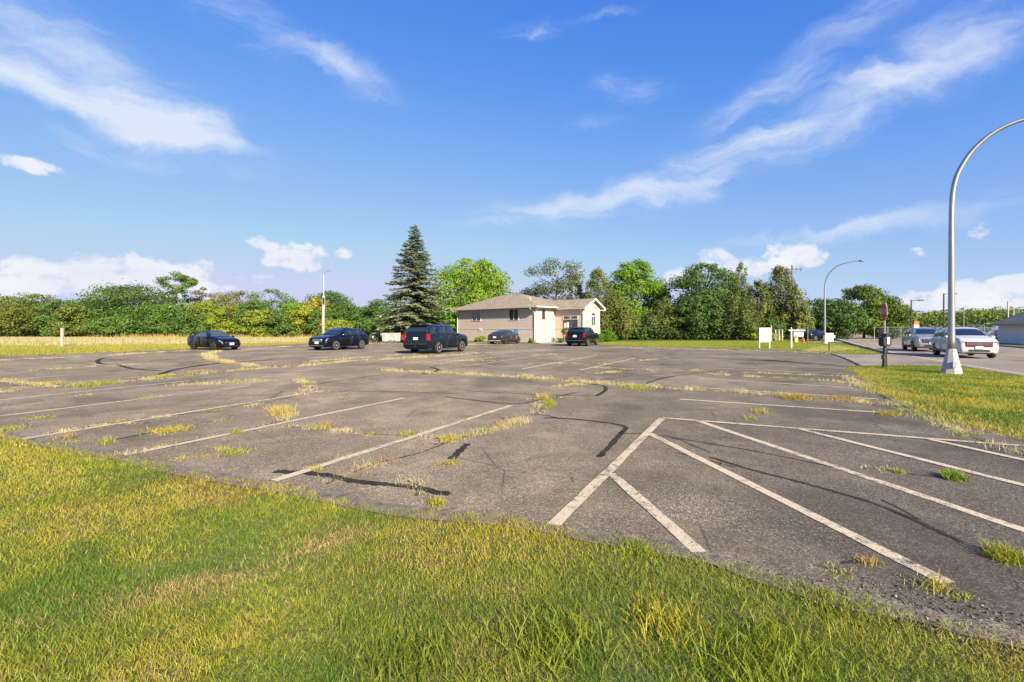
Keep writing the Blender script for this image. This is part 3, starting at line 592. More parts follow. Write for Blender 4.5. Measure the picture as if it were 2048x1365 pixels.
# ---------------------------------------------------------------- trees
M_BARK = principled('bark', (.16,.125,.09), .95, 0, .35, 3.0, .8, 12); M_BARK_PALE = principled('pale_bark', (.38,.33,.26), .9, 0, .25, 4.0, .6, 12)
def unit(v): return v/(np.linalg.norm(v, axis=1, keepdims=True)+1e-9)
def leaf_quads(P, N, size, asp=.6, r=None):
    r = r or rng; n = len(P); N = unit(N); t = unit(np.cross(N, r.normal(size=(n,3)))); b = np.cross(N, t); s = np.asarray(size)[:,None]
    V = np.stack([P-t*s*.5, P+b*s*asp*.5, P+t*s*.5+N*s*.12, P-b*s*asp*.5], 1).reshape(-1,3); return V, np.arange(n*4).reshape(n,4)
TREE_N = [0]
def tree(name, label, x, y, h, w, kind='round', col=GREEN, col2=None, base=.08, leaf=.34, n=7000, clumps=58, cr=.165, group=None, cat='tree', lean=(0,0), seed=None, bark=None, hue=.35):
    TREE_N[0] += 1; r = np.random.default_rng(seed or 100+TREE_N[0]); col = np.array(col); col2 = np.array(col2 if col2 is not None else col*1.6)
    root = empty(name, (x, y, -.03)); tag(root, label, cat, group)
    hc0 = h*base; hh = h-hc0; n = int(n*1.6)
    def env(t):
        if kind == 'round': return np.sqrt(np.clip(1-(2*t-.92)**2/1.18, .03, 1))
        if kind == 'broad': return np.clip(np.sqrt(np.clip(1-(t-.45)**2/.32, .02, 1)), .12, 1)
        if kind == 'vase': return np.clip(.30+1.0*t-.55*np.clip(t-.75,0,1)*4, .12, 1)
        if kind == 'cedar': return np.clip((1-t)**.52*1.05, .08, 1)*np.clip(t*5+.5,0,1)
        if kind == 'poplar': return np.clip(np.sin(np.clip(t*.96+.04,0,1)*np.pi)**.6, .1, 1)
        return np.ones_like(t)
    t = r.random(clumps)**(.9 if kind != 'cedar' else 1.0); a = r.random(clumps)*2*np.pi; rad = env(t)*w/2*(.30+.70*np.sqrt(r.random(clumps)))*(1-cr*.6)
    CP = np.column_stack([np.cos(a)*rad+lean[0]*t, np.sin(a)*rad+lean[1]*t, hc0+hh*(.04+.93*t)*(1-.0)])
    CP[:,2] = np.minimum(CP[:,2], h-cr*w*.30*(1+.3*r.random(clumps)))
    R_ = w*cr*(.70+.70*r.random(clumps)); R_ *= np.clip(env(t)*1.1, .45, 1)
    tone = r.random(clumps); m = (R_**2); idx = r.choice(clumps, n, p=m/m.sum())
    d = unit(r.normal(size=(n,3))); rr = (r.random(n)**.42); P = CP[idx]+d*(R_[idx]*rr)[:,None]*(np.array([1.15,1.15,.62]) if kind != 'cedar' else np.array([.85,.85,1.15]))
    # loose sprigs break the outline
    k = r.random(n) < .10; P[k] += d[k]*(R_[idx[k]]*.30*r.random(k.sum()))[:,None]
    P[:,2] = np.maximum(P[:,2], .05)
    N = d*1.5+r.normal(size=(n,3))*.60+np.array([0,0,.50])
    size = leaf*(.6+.8*r.random(n)); V, Fq = leaf_quads(P, N, size, .62 if kind != 'cedar' else .38, r)
    tt = np.clip(tone[idx]*hue*2.4+r.random(n)*.25-.12, 0, 1); C = mixc(tt, np.tile(col,(n,1)), col2)*(.86+.28*r.random(n))[:,None]
    quads_mesh('crown', V, Fq, np.repeat(C, 4, 0), M_LEAF if kind != 'cedar' else M_NEEDLE, root)
    mb = MB(); tr = max(.10, h*.018); top = Vector((lean[0]*.7, lean[1]*.7, h*.82))
    mb.tube([(0,0,-.1), (r.normal()*.1, r.normal()*.1, h*.3), (lean[0]*.5+r.normal()*.15, lean[1]*.5, h*.58), tuple(top)], [tr*1.25, tr, tr*.6, tr*.15], 7)
    for q in r.choice(clumps, min(clumps, 18), replace=False):
        c = CP[q]; z0 = max(h*.10, min(h*.72, c[2]-.42*math.hypot(c[0],c[1])-.3)); s = z0/h
        st = (lean[0]*s*.8, lean[1]*s*.8, z0); md = ((c[0]+st[0])*.5, (c[1]+st[1])*.5, (c[2]+z0)*.5-.06*h*.3)
        mb.tube([st, md, tuple(c)], [tr*.42, tr*.26, tr*.07], 5)
    mb.build('trunk', bark or M_BARK, root, True); return root
def T(px, top, wpx, Y, name, label, **k):
    return tree(name, label, at(px, Y), Y, zat(top, Y)+.03, wpx*Y/F_PX*1.04, **k)
OLIVE, MID, DARK, BRIGHT, YG, CEDAR, TAN, GOLD = pal(.135,.165,.032), pal(.082,.150,.028), pal(.060,.112,.024), pal(.145,.280,.025), pal(.200,.260,.030), pal(.098,.122,.028), pal(.22,.20,.075), pal(.33,.34,.035)
WOOD = 'trees along the edge of the wood'
SPEC = [  # px centre, px top, px width, distance, shape, colour, label key
    (5,590,120,95,'round',OLIVE,'olive'),(72,586,105,98,'round',OLIVE,'olive'),(128,598,95,93,'broad',MID,'mid'),(182,597,95,101,'round',OLIVE,'olive'),(38,603,85,90,'round',OLIVE*.9,'olive'),(152,610,80,90,'round',OLIVE*1.05,'olive'),(-70,592,120,97,'round',MID,'mid'),
    (210,596,110,94,'broad',MID,'mid'),(300,606,120,91,'broad',MID,'mid'),(225,634,80,87,'round',MID*1.15,'bright'),(348,604,75,90,'round',MID*1.25,'yellowish'),
    (418,598,80,92,'round',YG*.85,'yellowish'),(458,612,70,89,'round',YG,'yellowish'),(508,600,65,91,'round',MID*1.1,'mid'),(385,622,70,88,'round',MID,'mid'),
    (588,602,75,92,'round',BRIGHT*.85,'bright'),(572,622,66,87,'round',MID,'mid'),(690,604,90,96,'round',MID,'mid'),(735,612,85,94,'round',DARK*1.2,'dark'),(775,594,90,90,'broad',DARK*1.25,'dark'),(745,635,70,84,'round',MID,'mid'),(648,618,66,88,'round',MID*1.1,'mid'),(522,618,66,87,'round',YG*.9,'yellowish')]
LAB = ['olive tree at the far end of the wood beyond the field', 'olive bushy tree with pale trunks left of the marker post', 'mid green broad tree right behind the white marker post', 'olive tree between the marker post and the large oak', 'low olive thicket tree in front of the pale trunks', 'low olive tree beside the marker post at the field edge', 'mid green tree at the outer end of the wood', 'mid green tree under the left flank of the large oak', 'mid green tree under the right flank of the large oak', 'fresh green low tree in front of the large oak', 'mid green tree at the foot of the airy poplar', 'yellowish green tree behind the black sedan roof', 'yellowish low tree behind the black sedan bonnet', 'mid green tree right of the tan thinning tree', 'mid green low tree left of the black sedan', 'bright green tree left of the lime yellow tree', 'low mid green tree beside the small dark cedar', 'mid green round tree right of the dark oak by the light pole', 'dark green tree between the light pole and the spruce', 'dark green broad tree touching the left side of the spruce', 'low mid green tree behind the green transformer box', 'low mid green tree at the foot of the pale light pole', 'yellowish low tree between the black sedan and the small cedar']
for (px, top, wp, Y, kd, c, lk), lab in zip(SPEC, LAB): T(px, top, wp, Y, 'wood_tree', lab, kind=kd, col=c, n=5200, group=WOOD, base=.03)
T(258,567,165,95,'oak_tree','large rounded dark green oak rising above the wood behind the dry field',kind='round',col=MID*.85,n=9000,clumps=60)
T(352,543,66,99,'poplar_tree','tall airy tree with upright leafy shoots above the wood',kind='vase',col=MID*1.2,n=2300,clumps=40,cr=.13,base=.35,bark=M_BARK_PALE)
T(402,574,62,108,'sparse_tree','thin half bare tree with brownish leaves above the wood',kind='round',col=TAN,n=1500,clumps=20,cr=.15,base=.4)
T(470,580,95,103,'tan_tree','tan and olive tree with thinning leaves in the wood',kind='round',col=TAN,col2=OLIVE*1.6,n=4200,base=.1)
T(545,578,85,102,'sparse_tree','open crowned green tree with sky showing through in the wood',kind='round',col=MID*1.1,n=2600,clumps=28,cr=.15,base=.15)
T(543,628,60,88,'cedar_tree','small dark pointed cedar before the wood',kind='cedar',col=DARK*1.2,n=4200,clumps=40)
T(600,612,70,88,'yellow_tree','lime yellow tree turning early beside the pale light pole',kind='broad',col=YG*1.3,col2=GOLD,n=4200,base=.04)
T(632,592,60,93,'golden_tree','golden yellow tree turning autumn coloured beside the pale light pole',kind='round',col=GOLD,col2=pal(.46,.37,.04),n=3600,base=.1)
T(662,582,110,101,'oak_tree','dark rounded oak behind the pale light pole',kind='round',col=DARK*1.15,n=6500)
T(682,640,80,84,'yellow_bush','low yellow green bush behind the navy crossover',kind='broad',col=YG*1.2,col2=GOLD,n=3000,base=.02)
T(942,517,148,80,'maple_tree','broad bright green maple behind the house roof',kind='broad',col=BRIGHT*1.15,col2=pal(.27,.37,.032),n=17000,clumps=95,cr=.16,leaf=.34,base=.06)
T(890,612,80,70,'leafy_shrub','bright green bushy shrub between the spruce and the house',kind='broad',col=BRIGHT*.9,n=4200,base=.02)
T(868,600,70,76,'leafy_shrub','taller green shrub growing right behind the spruce',kind='broad',col=BRIGHT*.8,n=4200,base=.02)
T(1112,522,120,98,'willow_tree','airy grey green tree with bare branches above the house roof',kind='vase',col=pal(.105,.135,.055),col2=pal(.18,.21,.08),n=3600,clumps=42,cr=.14,base=.2,bark=M_BARK_PALE)
T(1065,572,75,104,'round_tree','small green tree peeking over the roof ridge',kind='round',col=MID,n=2800)
T(1195,538,100,80,'cedar_tree','tall olive cedar behind the gabled wing of the house',kind='cedar',col=CEDAR*1.35,col2=pal(.17,.19,.035),n=12000,clumps=100,cr=.16)
T(1152,560,70,84,'cedar_tree','dark cedar standing behind the wing roof',kind='cedar',col=CEDAR*1.1,n=5500,clumps=70,cr=.14)
T(1232,585,95,71,'cedar_tree','broad olive cedar beside the gabled wing reaching to the ground',kind='cedar',col=CEDAR*1.35,col2=pal(.17,.19,.035),n=9500,clumps=85,cr=.16)
T(1270,519,105,86,'ash_tree','tall bright green tree standing above the cedars',kind='broad',col=BRIGHT,col2=pal(.22,.35,.03),n=13000,clumps=90,cr=.16,base=.06)
T(1315,566,75,86,'ash_tree','shorter bright green tree beside the tall bright one',kind='round',col=BRIGHT*.75,n=4500)
T(1325,592,90,74,'cedar_tree','dark cedar at the back of the mown lawn',kind='cedar',col=CEDAR,n=6500,clumps=80,cr=.14)
T(1352,612,80,80,'round_tree','dark leafy tree between the cedars at the back lawn',kind='broad',col=DARK*1.2,n=4500)
T(1412,524,135,80,'elm_tree','large dark green elm with ragged crown behind the lawn',kind='broad',col=DARK*1.25,col2=MID*1.3,n=11000,clumps=70,cr=.15,base=.16)
T(1465,527,80,84,'cedar_tree','tall leaning cedar with pointed tip beside the elm',kind='cedar',col=CEDAR*1.1,n=6500,clumps=75,cr=.14,lean=(1.6,0))
T(1395,590,90,72,'round_tree','shady dark green tree before the elm',kind='broad',col=DARK*1.1,n=5200,base=.12)
T(1475,575,100,71,'cedar_tree','dark cedar with bare lower trunk behind the white notice board',kind='cedar',col=CEDAR*.95,n=7500,clumps=85,cr=.14,base=.14)
T(1518,560,80,76,'cedar_tree','dense cedar right of the bare trunked cedar',kind='cedar',col=CEDAR*1.1,n=6500,clumps=75,cr=.14)
T(1560,533,115,77,'cedar_tree','tall twin topped cedar below the utility pole crossarm',kind='cedar',col=CEDAR*1.2,col2=pal(.15,.16,.04),n=12000,clumps=100,cr=.16,base=.08)
T(1590,572,60,73,'cedar_tree','olive cedar at the end of the cedar row',kind='cedar',col=CEDAR*1.3,n=5200,clumps=70,cr=.14)
T(1640,596,75,92,'round_tree','mid green tree behind the far curved lamp post',kind='round',col=MID*.9,n=4500)
T(1728,570,120,80,'linden_tree','broad green tree beyond the side street behind the stop sign',kind='broad',col=MID*.95,col2=YG*.95,n=11000,clumps=70,cr=.15,base=.04)
T(1672,600,90,76,'round_tree','dark green tree beyond the side street by the lamp post',kind='broad',col=DARK*1.25,n=5500,base=.03)
T(1778,606,80,79,'round_tree','rounded green tree sloping down beside the stop sign',kind='broad',col=MID,n=5500,base=.03)
T(1640,630,60,80,'leafy_shrub','dark bush under the far curved lamp post',kind='broad',col=DARK*1.2,n=3500,base=.02)
for i, (px, wp) in enumerate([(1255,90),(1345,90),(1300,80),(1440,110),(1515,90)]):
    T(px, 636, wp, 77-i, 'leafy_shrub', ['low dark shrub beside the broad olive cedar','low dark shrub below the dark leafy tree','low dark shrub below the bright green trees','low dark shrub at the foot of the elm','low dark shrub behind the white notice board'][i], kind='broad', col=DARK*1.1, n=2600, base=.02, group='undergrowth shrubs below the cedars', cat='shrub')
T(1530,668,60,70,'leafy_shrub','sunlit yellow green weeds behind the white notice board',kind='broad',col=YG*1.1,n=1600,base=.02,cat='shrub')

# spruce: whorls of drooping branches
def spruce(label, x, y, h, w):
    root = empty('spruce_tree', (x, y, -.03)); tag(root, label, 'tree'); r = np.random.default_rng(5)
    Ps, Ds, Ns, Ss, Tn = [], [], [], [], []; mb = MB(); z = .35
    while z < h-.25:
        t = z/h; L0 = w/2*np.clip((1-t)**.80*1.06, .02, 1)*np.clip(.75+t*2.2, 0, 1); nb = int(7+7*(1-t))
        for k in range(nb):
            a = r.random()*2*np.pi; L = L0*(.62+.5*r.random())+.10; el = .55*t-.18+r.normal()*.07; dr = np.array([math.cos(a), math.sin(a), 0]); lat = np.array([-dr[1], dr[0], 0])
            m = max(6, int(L*25)); s = r.random(m)**.72; zb = z+r.normal()*.12
            off = r.normal(size=m)*(.30*L*(1-s)*.55+.05); P = dr*(s*L)[:,None]+lat*off[:,None]; P[:,2] = zb+L*s*el-.17*L*s*s+.10*L*np.clip(s-.8,0,1)*3-np.abs(off)*.25+r.normal(size=m)*.05
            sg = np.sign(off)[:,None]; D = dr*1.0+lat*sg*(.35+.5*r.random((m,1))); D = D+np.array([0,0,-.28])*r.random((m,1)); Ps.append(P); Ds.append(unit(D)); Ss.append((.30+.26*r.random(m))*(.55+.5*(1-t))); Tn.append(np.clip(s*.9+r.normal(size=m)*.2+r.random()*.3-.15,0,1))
            if z < h*.9 and k % 3 == 0: mb.tube([(0,0,zb), tuple(dr*L*.5+np.array([0,0,zb+L*.5*el-.04*L])), tuple(dr*L*.95+np.array([0,0,zb+L*el-.14*L]))], [.035,.022,.008], 4)
        z += .16+.10*r.random()+.06*(1-t)
    P = np.concatenate(Ps); D = np.concatenate(Ds); S = np.concatenate(Ss); tn = np.concatenate(Tn); n = len(P)
    out = unit(P*np.array([1,1,0])+1e-6); up = unit(np.array([0,0,1.0])+out*.35+r.normal(size=(n,3))*.35); B = unit(np.cross(up, D)); Nn = np.cross(D, B); s = S[:,None]
    V = np.stack([P-D*s*.35, P+B*s*.22-Nn*s*.05, P+D*s*.65-np.array([0,0,.10])*s, P-B*s*.22-Nn*s*.05], 1).reshape(-1,3)
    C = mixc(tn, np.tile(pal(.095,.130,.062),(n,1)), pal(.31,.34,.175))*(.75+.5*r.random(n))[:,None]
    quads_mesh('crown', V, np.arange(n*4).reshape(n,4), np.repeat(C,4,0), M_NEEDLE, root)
    tk = MB().tube([(0,0,-.1),(0,0,h*.5),(0,0,h-.05)], [.24,.15,.02], 8); tk.add(mb.v, mb.f); tk.build('trunk', M_BARK, root, True); return root
spruce('tall blue green spruce with drooping branches left of the house', at(829,59), 59, zat(449,59), 168*59/F_PX)

def mass(name, label, x0, x1, y, h0, h1, n, col, col2, depth=10, leaf=.6, seed=1, slope=0.0):
    r = np.random.default_rng(seed); x = x0+(x1-x0)*r.random(n); top = h0+(h1-h0)*(.55*vnoise(x*0+x, x*0, .13, seed)+.45*vnoise(x, x*0+3, .5, seed+1)); d = r.random(n)
    z = top*np.sqrt(r.random(n)); yy = y+depth*(d-.5)*2*.5+slope*(x-x0); P = np.column_stack([x, yy, z]); N = r.normal(size=(n,3))+np.array([.1,-.6,.6])
    V, Fq = leaf_quads(P, N, leaf*(.6+.8*r.random(n)), .7, r); tone = vnoise(x, z, .35, seed+4)
    C = mixc(np.clip(tone*1.2-.1+r.random(n)*.3,0,1), np.tile(col,(n,1)), col2)*(.75+.5*r.random(n))[:,None]
    o = quads_mesh(name, V, Fq, np.repeat(C,4,0), M_LEAF); return tag(o, label, 'wood', kind='stuff')
mass('far_wood','mass of green woodland behind the dry field trees',-190,6,118,2.5,6.0,20000,MID*.8,OLIVE*1.5,14,.55,11)
mass('far_wood','mass of dark woodland behind the cedars right of the house',4,72,96,2.5,5.5,14000,DARK,MID*1.2,8,.45,21)
mass('far_wood','distant wooded ridge beyond the road and the car lot',200,420,262,6.5,15.0,30000,DARK*1.2,OLIVE*1.5,30,1.1,31)
mass('undergrowth','dark undergrowth at the foot of the wood behind the dry field',-120,-12,93,.8,2.4,14000,DARK*.9,MID,5,.35,41)
mass('undergrowth','dark undergrowth beneath the cedars behind the mown lawn',11,36,72,.6,2.6,9000,DARK*.8,DARK*1.6,3,.3,51)
# shrubs close to the house
T(1216,661,34,60,'round_shrub','round clipped green shrub at the corner of the gabled wing',kind='round',col=BRIGHT*.7,n=3600,clumps=50,cr=.2,leaf=.12,base=.02,cat='shrub')
T(1196,668,26,58,'round_shrub','smaller round shrub pressed against the gable wall',kind='round',col=BRIGHT*.65,n=2200,clumps=40,cr=.2,leaf=.11,base=.02,cat='shrub')
T(960,673,24,60.5,'leafy_shrub','scruffy yellow green bush at the long house wall',kind='broad',col=YG*.9,n=1300,clumps=20,leaf=.12,base=.02,cat='shrub')
T(1062,677,14,55.5,'leafy_shrub','small bush at the near corner of the house',kind='broad',col=YG*.8,n=700,clumps=16,leaf=.11,base=.02,cat='shrub')
T(1119,676,16,55.3,'leafy_shrub','low plant beside the concrete walk',kind='broad',col=MID,n=600,clumps=16,leaf=.11,base=.02,cat='shrub')
T(1128,655,12,57.0,'potted_topiary','small clipped tree standing beside the entrance door',kind='round',col=OLIVE*1.2,n=700,clumps=14,leaf=.11,base=.55,cat='shrub')

# ---------------------------------------------------------------- house
M_SIDING = principled('beige_siding', (.55,.455,.39), .7, 0, .05, 1.5); M_BLOCK = principled('pale_block', (.56,.475,.40), .85, 0, .08, 2.0, .3, 30)
M_TRIM = principled('white_trim', (.74,.70,.64), .55, 0, .04, 2.0); M_SOFFIT = principled('soffit', (.46,.41,.36), .7, 0, .04, 2.0); M_FRAME = principled('window_frame', (.66,.62,.57), .5, 0, .04, 2)
def glass_mat(name, col, rough=.05):
    m = principled(name, col, rough, 0, .2, 1.5, 0, 40, 0, .9); return m
M_GLASS = glass_mat('house_glass', (.035,.045,.045)); M_DOOR = principled('dark_door', (.045,.042,.038), .4, 0, .1, 2); M_PAPER = principled('white_paper', (.8,.8,.78), .8, 0, .03, 5)
def shingle_mat():
    n = NT('asphalt_shingle'); br = n.t.nodes.new('ShaderNodeTexBrick'); br.inputs['Scale'].default_value = 1; br.inputs['Brick Width'].default_value = .34; br.inputs['Row Height'].default_value = .145; br.inputs['Mortar Size'].default_value = .012
    br.inputs['Color1'].default_value = (.29,.235,.168,1); br.inputs['Color2'].default_value = (.43,.36,.27,1); br.inputs['Mortar'].default_value = (.15,.12,.095,1); n.t.links.new(n.tc, br.inputs['Vector'])
    c = n.mix(.8, br.outputs['Color'], n.ramp(n.noise(2.2, 6, .7), [(.3, .72), (.7, 1.25)]), 'MULTIPLY'); c = n.mix(.5, c, n.ramp(n.noise(30, 3), [(.3, .7), (.7, 1.3)]), 'MULTIPLY')
    return n.finish(c, .95, n.noise(30, 3), .4, .01, .1)
M_SHINGLE = shingle_mat()
HX, HY = 2.83, 57.0
house = empty('house', (HX, HY, 0), -math.atan2(.694,.72)); tag(house, 'beige sided single storey house with hip roof and a gabled entrance wing', 'house')
HL, HD, WX, WY0, WY1, EAVE = 14.4, 10.0, 4.35, 3.56, 6.86, 4.12
def lap_siding(name, p0, p1, z0, z1, nrm, mat, parent, course=.20):
    """overlapping boards: each course leans out at its foot"""
    mb = MB(); z = z0; p0 = Vector(p0); p1 = Vector(p1); n = Vector(nrm)
    while z < z1-.01:
        zt = min(z+course, z1); a, b = p0+n*.022, p1+n*.022; c, d = p0+n*.004, p1+n*.004; e, g = p0, p1
        mb.add([(a.x,a.y,z),(b.x,b.y,z),(d.x,d.y,zt),(c.x,c.y,zt),(e.x,e.y,z),(g.x,g.y,z)], [(0,1,2,3),(4,5,1,0)]); z = zt
    o = mb.build(name, mat, parent); o['kind'] = 'stuff'; return o
w = MB(); w.box(-HL, 0, 0, HD, -.1, EAVE); w.build('wall', M_SIDING, house)
w = MB(); w.box(-.2, WX, WY0, WY1, -.1, 3.98); w.prism([(WY0,3.98),(WY1,3.98),((WY0+WY1)/2,5.06)], -.2, WX, 'yz'); w.build('wing_wall', M_SIDING, house)
lap_siding('siding', (-HL,-.002), (0,-.002), 1.62, EAVE-.01, (0,-1), M_SIDING, house); lap_siding('siding', (.002,0), (.002,WY0), 1.62, EAVE-.01, (1,0), M_SIDING, house)
lap_siding('siding', (0,WY0-.002), (WX,WY0-.002), 1.62, 3.97, (0,-1), M_SIDING, house)
mb = MB(); gy0, gy1, gm = WY0, WY1, (WY0+WY1)/2; k = 14                          # vertical boards of the gable
for i in range(k):
    a = gy0+(gy1-gy0)*i/k; b = gy0+(gy1-gy0)*(i+1)/k-.02; top = lambda y: 3.97+1.08*(1-abs(y-gm)/(gm-gy0))
    mb.prism([(a,1.62),(b,1.62),(b,top(b)),(a,top(a))], WX+.001, WX+.022, 'yz')
o = mb.build('gable_boards', M_SIDING, house); o['kind'] = 'stuff'
w = MB(); w.box(-HL-.03, .03, -.05, 0, -.1, 1.52); w.box(0, .05, -.05, WY0-.051, -.1, 1.52); w.build('block_base', M_BLOCK, house)
w = MB(); w.box(.05, WX+.05, WY0-.05, WY0, -.1, 1.52); w.box(WX, WX+.05, WY0, WY1, -.1, 1.52); w.build('block_base', M_BLOCK, house)
w = MB(); w.box(-HL-.05, .08, -.075, -.002, 1.52, 1.615); w.box(.002, .078, -.002, WY0-.08, 1.52, 1.615); w.build('ledge', M_SOFFIT, house)
w = MB(); w.box(.08, WX+.08, WY0-.075, WY0-.002, 1.52, 1.615); w.box(WX+.002, WX+.078, WY0-.002, WY1, 1.52, 1.615); w.build('ledge', M_SOFFIT, house)
w = MB(); w.box(-.09, .03, -.03, -.024, 1.62, EAVE-.02); w.box(.024, .03, -.024, .10, 1.62, EAVE-.02); w.build('corner_board', M_TRIM, house)
w = MB(); w.box(WX-.10, WX+.03, WY0-.03, WY0-.024, 1.62, 3.96); w.box(WX+.024, WX+.03, WY0-.024, WY0+.10, 1.62, 3.96); w.build('corner_board', M_TRIM, house)
OV, TH = .74, .16
def slab(name, top, mat, parent, th=.14):
    """a roof plane with thickness"""
    n = len(top); v = list(top)+[(x,y,z-th) for x,y,z in top]
    f = [tuple(range(n)), tuple(range(2*n-1,n-1,-1))]+[(i,n+i,n+(i+1)%n,(i+1)%n) for i in range(n)]; return mesh_obj(name, v, f, mat, parent)
ze, zr, rx0, rx1 = EAVE+.14, 6.30, -HL+3.6, -6.9
A_, B_, C_, D_ = (-HL-OV,-OV,ze), (OV,-OV,ze), (OV,HD+OV,ze), (-HL-OV,HD+OV,ze); E_, F_ = (rx0,HD/2,zr), (rx1,HD/2,zr)
roof = mesh_obj('roof', [A_,B_,C_,D_,E_,F_]+[(x,y,z-.12) for x,y,z in (A_,B_,C_,D_)], [(0,1,5,4),(1,2,5),(2,3,4,5),(3,0,4),(0,6,7,1),(1,7,8,2),(2,8,9,3),(3,9,6,0)], M_SHINGLE, house)
w = MB(); w.box(-HL-OV+.02, OV-.02, -OV+.02, HD+OV-.02, EAVE-.03, EAVE+.015); w.build('soffit', M_SOFFIT, house)
gw = 5.22; wz = 4.06; ov2 = .45
slab('wing_roof', [(-3.2,gm,gw),(WX+.5,gm,gw),(WX+.5,WY0-ov2,wz),(-.2,WY0-ov2,wz)], M_SHINGLE, house); slab('wing_roof', [(WX+.5,gm+.002,gw),(-3.2,gm+.002,gw),(-.2,WY1+ov2,wz),(WX+.5,WY1+ov2,wz)], M_SHINGLE, house)
w = MB()                                                                             # rake boards and eave returns
for s in (-1, 1):
    y1 = gm+s*(gm-WY0+ov2); w.prism([(gm,gw+.03),(y1+s*.04,wz+.015),(y1+s*.04,wz-.20),(gm,gw-.20)], WX+.502, WX+.54, 'yz')
w.box(WX+.06, WX+.50, WY1-.02, WY1+ov2, 3.78, 3.90); w.build('rake_board', M_TRIM, house)
w = MB(); w.box(-HL-OV, OV+.09, -OV-.10, -OV-.003, EAVE-.01, EAVE+.13); w.build('gutter', M_SOFFIT, house)
w = MB(); w.box(OV+.003, OV+.11, -OV-.003, WY0-ov2-.12, EAVE-.005, EAVE+.135); w.build('gutter', M_TRIM, house)
w = MB(); w.box(OV+.13, WX+.5, WY0-ov2-.11, WY0-ov2-.003, wz-.15, wz-.02); w.build('gutter', M_SOFFIT, house)
MB().tube([(-.25,-OV-.05,EAVE),(-.25,-OV-.05,EAVE-.12),(-.10,-.12,EAVE-.62),(-.10,-.12,.25),(-.10,-.34,.10)], .05, 8).build('downspout', M_TRIM, house)
MB().tube([(-HL-.1,-OV-.05,EAVE),(-HL-.1,-OV-.05,EAVE-.12),(-HL+.1,-.12,EAVE-.62),(-HL+.1,-.12,.2)], .05, 8).build('downspout', M_TRIM, house)
MB().tube([(WX-.1,WY0-ov2-.05,wz-.1),(WX-.1,WY0-ov2-.05,wz-.2),(WX-.06,WY0-.1,wz-.6),(WX-.06,WY0-.1,.2)], .05, 8).build('downspout', M_TRIM, house)
MB().tube([(-2.6,1.9,4.9),(-2.6,1.9,5.55)], .05, 8).build('vent_pipe', M_TRIM, house)
def window(a0, a1, z0, z1, wall, mull=1, fw=.06):
    """wall 'f': y=0 front, 'r': x=0 right, 'e': entrance, 'g': gable"""
    base = {'f':(-.024,'y',-1),'r':(.024,'x',1),'e':(WY0-.024,'y',-1),'g':(WX+.024,'x',1)}[wall]; b, ax, s = base
    def bx(mb, u0, u1, q0, q1, d0, d1):
        lo, hi = sorted((b+s*d0, b+s*d1))
        if ax == 'y': mb.box(u0, u1, lo, hi, q0, q1)
        else: mb.box(lo, hi, u0, u1, q0, q1)
    g = MB(); bx(g, a0+.01, a1-.01, z0+.01, z1-.01, 0, .012); win = g.build('window', M_GLASS, house)
    fr = MB(); bx(fr, a0-fw, a0, z0-fw, z1+fw, 0, .05); bx(fr, a1, a1+fw, z0-fw, z1+fw, 0, .05); bx(fr, a0, a1, z1, z1+fw, 0, .05); bx(fr, a0, a1, z0-fw, z0, 0, .06)
    for i in range(1, mull+1): m = a0+(a1-a0)*i/(mull+1); bx(fr, m-.03, m+.03, z0, z1, .013, .04)
    fr.build('frame', M_FRAME, win); return win
window(-4.36, -2.83, 2.68, 3.98, 'f'); window(-11.3, -9.65, 2.68, 3.98, 'f'); window(1.0, 1.62, 2.72, 3.98, 'r', 0, .04)
window(WY0+1.42, WY0+2.22, 2.0, 3.04, 'g', 1, .07)
window(WY0+1.42, WY0+2.22, 3.18, 3.46, 'g', 0, .05)
window(1.35, 3.45, 2.78, 3.10, 'e', 1, .06)
d = MB().box(1.35, 2.36, WY0-.07, WY0-.03, .2, 2.66).build('door', M_DOOR, house); MB().box(1.42, 2.29, WY0-.078, WY0-.071, .5, 2.5).build('pane', M_GLASS, d)
MB().box(1.5, 1.82, WY0-.085, WY0-.0785, 1.75, 2.3).build('notice', M_PAPER, d); MB().box(1.9, 2.2, WY0-.085, WY0-.0785, 1.75, 2.38).build('notice', M_PAPER, d); MB().box(1.5, 2.1, WY0-.085, WY0-.0785, .7, 1.4).build('notice', M_PAPER, d)
s_ = MB().box(2.44, 3.45, WY0-.06, WY0-.03, .2, 2.66).build('side_light', M_DOOR, house); MB().box(2.5, 3.39, WY0-.068, WY0-.061, .4, 2.56).build('pane', M_GLASS, s_)
MB().box(-3.4+.0, -2.75, -.11, -.08, 1.0, 1.62).build('meter_panel', principled('blue_enamel', (.10,.32,.58), .5, 0, .05, 3), house)
MB().box(-9.9, -9.3, -.11, -.078, 1.35, 1.62).build('vent_cover', M_TRIM, house)
MB().box(.08, .16, 1.6, 2.1, .25, .45).build('wall_vent', M_SOFFIT, house); MB().box(.08, .22, 2.7, 2.95, .1, .5).build('gas_meter', M_SOFFIT, house)

